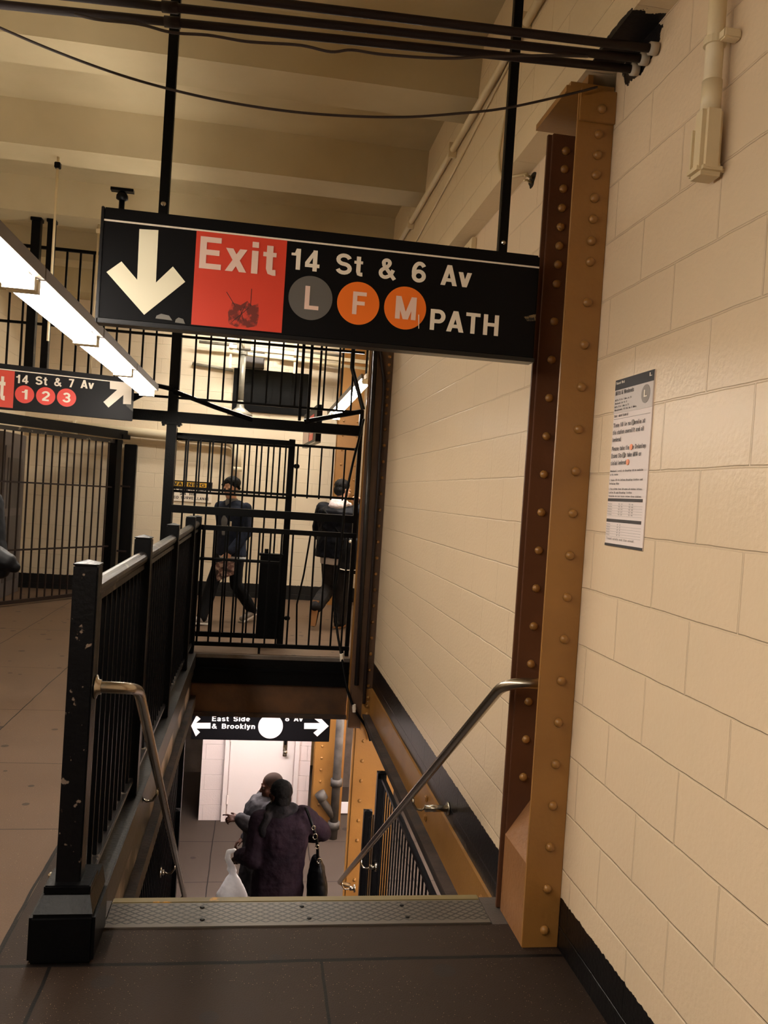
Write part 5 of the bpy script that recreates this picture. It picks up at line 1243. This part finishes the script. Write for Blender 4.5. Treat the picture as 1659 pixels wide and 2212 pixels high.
bm = B(); loft(bm, [(0, .0, .76, .205, .15, .16), (0, 0, .86, .21, .155, .165)]); fuse('shirt_hem', bm, mat('pale_hem', (210, 200, 192), .9), t, .009, 2, .01)
bm = B(); add_legs(bm, J, (.115, .092, .078)); ell(bm, (0, .01, .86), .185, .145, .13); fuse('trousers', bm, mat('charcoal_trousers', (44, 41, 41), .8, spec=.12, noise=(6, (32, 30, 31), .35, .7)), t, .009, 3, .02)
SHB = mat('dark_shoe', (26, 22, 22), .5, spec=.12)
for s in ('L', 'R'):
    a = Vector(J['ankle'+s]); td = Vector(J['toe'+s]).normalized(); nrm = Vector((0, 0, -1)) if s == 'R' else Vector((0, .97, .25))
    c0 = a - (Vector((0, 0, .03)) if s == 'R' else Vector((0, -.01, .03)))
    bm = B(); shoe(bm, c0, td); sh_ = fuse('shoe', bm, SHB, t, .007, 2)
    bm = B(); c = c0+nrm*.036; bar(bm, c-td*.098, c+td*.205, .08, .02, up=nrm); o = mesh_obj('sole', bm, mat('tan_sole', (150, 104, 60), .6), sh_, world=False)
bm = B(); hc = Vector(J['head']); ell(bm, hc+HR @ Vector((0, .026, .05)), .087, .104, .084, HR); ell(bm, hc+HR @ Vector((0, .058, -.01)), .076, .066, .075, HR); fuse('hair', bm, HAIR, t, .007, 2, .008, .02)
w_ = lambda p: Vector((.985, 9.92, 0)) + rot('Z', RZ2) @ Vector(p)
bc = w_((-.26, .13, .92))
t2 = thing('shoulder_bag', 'black satchel with pale trim slung on the navy jacket walker', 'bag', bc, math.radians(RZ2))
bm = B(); loft(bm, [(0, 0, -.24, .15, .05, .06), (0, 0, -.2, .185, .06, .08), (0, 0, .05, .18, .06, .075), (0, 0, .16, .165, .045, .05), (0, 0, .18, .15, .03, .03)]); bg = fuse('bag_body', bm, mat('black_nylon', (12, 12, 14), .6, spec=.12), t2, .010, 2, .012)
bm = B(); tube(bm, [(-.16, .08, -.17), (-.06, .088, -.19), (.06, .088, -.2), (.15, .075, -.19)], .006, 6); mesh_obj('trim', bm, SWHITE, t2, world=False)
bm = B(); tube(bm, catmull([(.12, .05, .15), (.24, .05, .30), (.36, .06, .45), (.42, .0, .50), (.38, -.1, .48)]), .014, 8); mesh_obj('strap', bm, BLACKP, t2, world=False)
bm = B(); ell(bm, (.02, .085, .14), .018, .008, .018); ell(bm, (-.09, .085, .17), .02, .006, .006); mesh_obj('buckle', bm, SWHITE, t2, world=False)

# ---- 3. dark figure cut by the left edge
t = thing('person', 'person in dark coat at the left edge, only a sleeve showing', 'person', (-1.74, 5.0, 0), math.radians(180))
J = dict(hipL=(.085, .0, .90), hipR=(-.085, .0, .90), kneeL=(.09, -.03, .49), kneeR=(-.09, -.02, .49), ankleL=(.09, .04, .085), ankleR=(-.09, .0, .085), toeL=(0, -1, 0), toeR=(0, -1, 0),
         shL=(.21, .0, 1.42), shR=(-.21, .0, 1.42), elL=(.28, .04, 1.14), elR=(-.285, .06, 1.15), wrL=(.25, -.1, .92), wrR=(-.22, -.16, 1.06), neck=(0, 0, 1.5), head=(0, -.03, 1.66))
HR = rot('X', 4)
bd = body_of(t, J, SKIN_L, 1.0, HR, [dict(w=J['wrL'], fwd=(0, -.3, -1), up=(1, 0, 0), side=(0, -1, 0)), dict(w=J['wrR'], fwd=(-.1, -.9, -.3), up=(-.3, -.2, 1), side=(1, -.2, 0), curl=(45, 55, 40))])
eyes(bd, J['head'], HR)
DKC = mat('dark_coat', (8, 8, 10), .7, spec=.12, bump=(40, .2))
bm = B(); loft(bm, torso_rings(J, .62, .24, .17, flare=1.06)); add_arms(bm, J, (.095, .078, .06), .95); fuse('coat', bm, DKC, t, .010, 3, .025, .14)
bm = B(); add_legs(bm, J, (.1, .075, .062)); fuse('trousers', bm, mat('black_denim', (17, 17, 20), .8, spec=.12), t, .010, 2)
for s in ('L', 'R'):
    bm = B(); shoe(bm, Vector(J['ankle'+s])-Vector((0, 0, .035)), J['toe'+s]); fuse('shoe', bm, SHB, t, .008, 2)
bm = B(); ell(bm, Vector(J['head'])+Vector((0, .025, .05)), .09, .105, .085); fuse('hair', bm, HAIR, t, .008, 2, .01, .03)
bm = B(); hand(bm, J['wrR'], (-.1, -.9, -.3), (-.3, -.2, 1), (1, -.2, 0), (45, 55, 40), k=1.13); fuse('glove', bm, DKC, t, .006, 2)
t2 = thing('handbag', 'black bag under the arm of the figure at the left edge', 'bag', (-1.40, 4.86, 1.02))
bm = B(); chain(bm, [((-1.52, 4.86, 1.15), .085), ((-1.43, 4.85, 1.13), .075), ((-1.355, 4.84, 1.105), .058), ((-1.31, 4.84, 1.08), .034)]); chain(bm, [((-1.5, 4.86, 1.09), .07), ((-1.38, 4.85, 1.055), .045)]); bg = fuse('bag_body', bm, mat('black_leather', (12, 12, 14), .45, spec=.12), None, .008, 3, .014); bg.data.transform(Matrix.Translation(-t2.location)); bg.parent = t2
bm = B(); ell(bm, (-1.385, 4.77, 1.145), .012, .004, .008); mesh_obj('clasp', bm, STEEL, t2, True)
bm = B(); tube(bm, catmull([(-1.5, 4.80, 1.21), (-1.52, 4.86, 1.27), (-1.5, 4.93, 1.21)]), .009, 8); mesh_obj('handle', bm, BLACKP, t2, True)

# ---- 4. bald man below, in a grey coat, pointing left
RZ4 = -84
t = thing('person', 'bald person in grey coat pointing left at the bottom of the stairs', 'person', (0.27, 8.05, -2.9), math.radians(RZ4), 'pair at the bottom of the stairs')
J = dict(hipL=(.09, .0, .93), hipR=(-.09, .0, .93), kneeL=(.09, -.03, .50), kneeR=(-.09, -.02, .50), ankleL=(.09, .02, .085), ankleR=(-.09, .02, .085), toeL=(.1, -1, 0), toeR=(-.1, -1, 0),
         shL=(.20, .0, 1.44), shR=(-.20, .0, 1.44), elL=(.27, -.06, 1.27), elR=(-.27, .04, 1.16), wrL=(.23, -.28, 1.41), wrR=(-.20, -.18, 1.04), neck=(0, .06, 1.49), head=(0, .03, 1.625))
HR = rot('Z', 6) @ rot('X', 6)
bd = body_of(t, J, SKIN_D, 1.04, HR, [dict(w=J['wrL'], fwd=(-.05, -1, .06), up=(.55, 0, .8), side=(.3, 0, .9), curl=(32, 48, 40), index=(4, 12, 8), thumb=45), dict(w=J['wrR'], fwd=(.2, -.8, -.4), up=(-.4, 0, 1), side=(.8, -.3, 0), curl=(40, 45, 30))])
eyes(bd, J['head'], HR, 1.04)
bm = B(); hc = Vector(J['head']); ell(bm, hc+HR @ Vector((0, .018, .042)), .0825, .1, .088, HR); ell(bm, hc+HR @ Vector((0, .055, -.01)), .07, .058, .07, HR); fuse('cropped_hair', bm, mat('cropped_hair', (44, 31, 25), .8, spec=.12), t, .007, 2)
GC = mat('grey_padded_coat', (48, 45, 47), .75, spec=.12, noise=(7, (34, 32, 34), .35, .7), bump=(30, .3))
bm = B(); loft(bm, torso_rings(J, .66, .25, .225, flare=1.08)); add_arms(bm, J, (.10, .085, .062), .93); fuse('coat', bm, GC, t, .010, 3, .035, .12)
bm = B(); loft(bm, [(0, .02, 1.42, .13, .115, .12), (0, .04, 1.49, .105, .10, .105), (0, .04, 1.535, .088, .095, .09)]); fuse('dark_collar', bm, mat('dark_collar', (24, 22, 23), .7, spec=.12), t, .008, 2)
bm = B(); add_legs(bm, J, (.1, .075, .062)); fuse('trousers', bm, mat('black_denim', (17, 17, 20), .8, spec=.12), t, .009, 3)
for s in ('L', 'R'):
    bm = B(); shoe(bm, Vector(J['ankle'+s])-Vector((0, 0, .035)), J['toe'+s]); fuse('shoe', bm, SHB, t, .008, 2)

# ---- 5. person in a purple coat on the lower steps, back to us
RZ5, P5 = 188, Vector((.36, 7.0, -RZ*14))
t = thing('person', 'person in dark purple coat seen from behind on the lowest steps', 'person', P5, math.radians(RZ5), 'pair at the bottom of the stairs')
J = dict(hipL=(.09, .0, .90), hipR=(-.09, .0, .90), kneeL=(.09, -.02, .49), kneeR=(-.09, -.02, .49), ankleL=(.09, .03, .085), ankleR=(-.09, .03, .085), toeL=(.1, -1, 0), toeR=(-.1, -1, 0),
         shL=(.17, .0, 1.35), shR=(-.185, .0, 1.365), elL=(.215, .05, 1.06), elR=(-.385, -.10, 1.19), wrL=(.31, -.16, 1.00), wrR=(-.27, -.25, 1.10), neck=(0, -.01, 1.46), head=(.02, -.03, 1.56))
HR = rot('Z', 28) @ rot('Y', -4)
bd = body_of(t, J, SKIN_D, 1.0, HR, [dict(w=J['wrL'], fwd=(.35, -.75, -.5), up=(.4, -.2, .9), side=(-.5, -.6, .3), curl=(50, 60, 45)), dict(w=J['wrR'], fwd=(.7, -.7, .1), up=(-.3, -.4, .8), side=(.2, -.3, .9), curl=(35, 45, 30))])
eyes(bd, J['head'], HR)
PUR = mat('dark_purple_cloth', (38, 25, 34), .8, spec=.12, noise=(8, (28, 19, 27), .35, .7), bump=(60, .3))
bm = B(); loft(bm, torso_rings(J, .42, .235, .17, flare=1.2)); add_arms(bm, J, (.10, .088, .062), .95); fuse('coat', bm, PUR, t, .009, 3, .03, .11)
bm = B(); ell(bm, (0, .0, 1.43), .15, .13, .05, rot('Y', 14)); ell(bm, (.03, .0, 1.465), .115, .105, .05, rot('Y', 10)); chain(bm, [((.12, .06, 1.42), .04), ((.17, .10, 1.33), .035), ((.16, .10, 1.28), .03)]); fuse('scarf', bm, mat('grey_black_scarf', (46, 42, 44), .9, spec=.12, noise=(9, (22, 20, 22), .4, .6), bump=(70, .4)), t, .009, 3, .02, .06)
bm = B(); hc = Vector(J['head']); ell(bm, hc+HR @ Vector((0, .022, .038)), .089, .104, .094, HR); ell(bm, hc+HR @ Vector((0, .055, -.03)), .074, .062, .085, HR); fuse('hair', bm, HAIR, t, .007, 2, .012, .03)
bm = B(); lathe(bm, [(.012, 0), (.016, .003), (.012, .006)], hc+HR @ Vector((.085, .008, -.05)), 12, 'X'); mesh_obj('earring', bm, STEEL, t, True, world=False)
bm = B(); add_legs(bm, J, (.1, .075, .06)); fuse('trousers', bm, mat('black_denim', (17, 17, 20), .8, spec=.12), t, .009, 3)
for s in ('L', 'R'):
    bm = B(); shoe(bm, Vector(J['ankle'+s])-Vector((0, 0, .035)), J['toe'+s]); fuse('shoe', bm, SHB, t, .008, 2)
wp = lambda p: P5 + rot('Z', RZ5) @ Vector(p)
# handbag on the right shoulder
hb = wp((-.335, .06, .68))
t2 = thing('handbag', 'black slouchy handbag with chain strap on the purple coat shoulder', 'bag', hb, math.radians(RZ5))
bm = B(); loft(bm, [(0, 0, -.07, .05, .10, .10), (0, 0, -.02, .085, .16, .16), (0, 0, .12, .085, .17, .17), (.01, 0, .28, .06, .12, .13), (.02, 0, .36, .03, .06, .07)]); fuse('bag_body', bm, mat('black_leather', (12, 12, 14), .45, spec=.12), t2, .009, 3, .025, .08)
bm = B(); tube(bm, catmull([(.03, .10, .33), (.05, .135, .5), (.08, .15, .62), (.13, .10, .755), (.14, .0, .785), (.12, -.1, .74)]), .013, 8); st_ = mesh_obj('strap', bm, BLACKP, t2, True, world=False)
for p_, r_ in (((.035, .155, .40), .022), ((.06, .16, .52), .016), ((.085, .165, .61), .024), ((.10, .155, .68), .018)):
    bm = B(); tube(bm, [Vector(p_)+Vector((math.cos(a_)*r_*.8, 0.006, math.sin(a_)*r_)) for a_ in [2*PI*i/14 for i in range(15)]], .0045, 6); mesh_obj('chain_ring', bm, STEEL, st_, True, world=False)
# white carrier bag
pb = wp((.35, -.20, .58))
t2 = thing('plastic_bag', 'white plastic carrier bag hanging from the purple coat hand', 'plastic bag', pb)
PLA = mat('white_plastic', (252, 244, 244), .4, bump=(14, .3)); bm = B()
pb_ = PLA.node_tree.nodes['Principled BSDF']; pb_.inputs['Subsurface Weight'].default_value = .9; pb_.inputs['Subsurface Radius'].default_value = (1, 1, 1); pb_.inputs['Subsurface Scale'].default_value = .12
lw = wp((.35, -.215, .965)) - Vector((0, 0, 0))
loft(bm, [(pb.x, pb.y, lw.z-.46, .10, .06, .06), (pb.x, pb.y, lw.z-.40, .145, .085, .085), (pb.x, pb.y, lw.z-.30, .125, .075, .075), (pb.x, pb.y, lw.z-.18, .06, .04, .04), (pb.x, pb.y, lw.z-.14, .028, .024, .024), (pb.x-.01, pb.y, lw.z-.11, .042, .026, .026), (pb.x-.02, pb.y, lw.z-.06, .03, .02, .02)])
chain(bm, [((pb.x-.02, pb.y, lw.z-.07), .026), ((pb.x-.055, pb.y, lw.z-.01), .024), ((pb.x-.05, pb.y, lw.z+.05), .022), ((pb.x+.0, pb.y, lw.z+.06), .018)])
o = fuse('bag_body', bm, PLA, None, .007, 2, .012, .05); o.data.transform(Matrix.Translation(-t2.location)); o.parent = t2
# ================================================================== LIGHTS
TUBEM = mat('tube_glow', (255, 246, 234), 0.4, emit=TUBE)
TUBEL = mat('tube_glow_lower', (255, 244, 242), 0.4, emit=TUBE_LOW)
HOUS = mat('housing_white', (238, 232, 222), 0.6)
CHAN = mat('channel_grey', (104, 92, 78), 0.6)
def fluorescent(label, p0, p1, group=None, m=None, w=0.12, n=2):
    """strip fitting from p0 to p1 (top of the housing), two bare tubes under it"""
    p0, p1 = Vector(p0), Vector(p1); d = (p1-p0).normalized(); s = d.cross(Vector((0, 0, 1))).normalized(); mid = (p0+p1)/2
    t = thing('fluorescent_light', label, 'ceiling light', mid, 0, group)
    bm = B(); bar(bm, p0, p1, w*0.5, 0.05); mesh_obj('housing', bm, HOUS, t)
    bm = B(); bar(bm, p0-s*w*.62+Vector((0, 0, -.01)), p1-s*w*.62+Vector((0, 0, -.01)), .028, .05); mesh_obj('channel', bm, CHAN, t)
    q0, q1 = p0+d*0.05, p1-d*0.05
    offs = [0] if n == 1 else [-w*0.28, w*0.28]
    for a in offs:
        o = s*a + Vector((0, 0, -0.056))
        bm = B(); tube(bm, [q0+o, q1+o], 0.029, 10); mesh_obj('tube', bm, m or TUBEM, t, True)
    for q in (p0+d*0.02, p1-d*0.02):
        bm = B(); bar(bm, q+Vector((0, 0, -0.03)), q+Vector((0, 0, -0.085)), w, 0.03, up=d); mesh_obj('socket', bm, WHITEP, t)
    return t
LX = -0.965
ys = [7.15-1.24*i for i in range(9)]
names = ['farthest fluorescent strip light, ending at the smaller exit sign', 'second fluorescent strip light from the smaller exit sign', 'third fluorescent strip light from the smaller exit sign',
         'nearest visible fluorescent strip light, cut by the left edge']
for i in range(7):  # row carried on unseen behind the camera to light the sign and near wall
    fluorescent(names[i] if i < 4 else '%s unseen fluorescent strip light overhead behind the one cut by the left edge' % ('first', 'second', 'third')[i-4], (LX, ys[i], 2.40), (LX, ys[i]-1.22, 2.40), 'overhead fluorescent row')
fluorescent('tilted fluorescent light glowing behind the railings beside the far column', onY(797, 812, 8.9), onY(722, 892, 9.8), None, mat('tube_glow_tilted', (255, 246, 234), 0.4, emit=TUBE_TILT), 0.12, 1)
for q in (onY(790, 820, 9.0), onY(735, 880, 9.65)):
    t = bpy.data.objects['fluorescent_light.007']; bm = B(); tube(bm, [q+Vector((0, 0, .0)), (q.x, q.y, 4.12)], .012, 8); mesh_obj('stem', bm, BLACK, t, True)
# passage beyond the back grille; unseen ceiling strips added over it to brighten the back wall
TUBEB = mat('tube_glow_back', (255, 248, 236), 0.4, emit=TUBE_BACK)
fluorescent('added unseen fluorescent strip light on the ceiling behind the railings, over the walkers', (-0.9, 9.95, 4.12), (0.55, 9.95, 4.12), None, TUBEB)
fluorescent('added unseen fluorescent strip light on the ceiling near the back wall', (-0.9, 11.3, 4.12), (0.45, 11.3, 4.12), None, TUBEB)
fluorescent('fluorescent strip light around the corner past the far column', (2.2, 9.5, 4.12), (2.2, 10.45, 4.12), None, TUBEB)
# lower level
fluorescent('fluorescent strip light on the lower ceiling in front of the white door', (-0.5, 9.9, -0.5), (0.9, 9.9, -0.5), None, TUBEL)
fluorescent('fluorescent strip light on the lower ceiling just behind the header beam', (-0.5, 8.42, -0.3), (0.9, 8.42, -0.3), None, TUBEL)
fluorescent('fluorescent strip light on the lower ceiling by the tan wall', (2.2, 8.7, -0.5), (2.2, 11.4, -0.5), None, TUBEL)
fluorescent('fluorescent strip light on the lower ceiling right of the stairs', (1.95, 4.4, -0.45), (1.95, 6.9, -0.45), None, TUBEL)
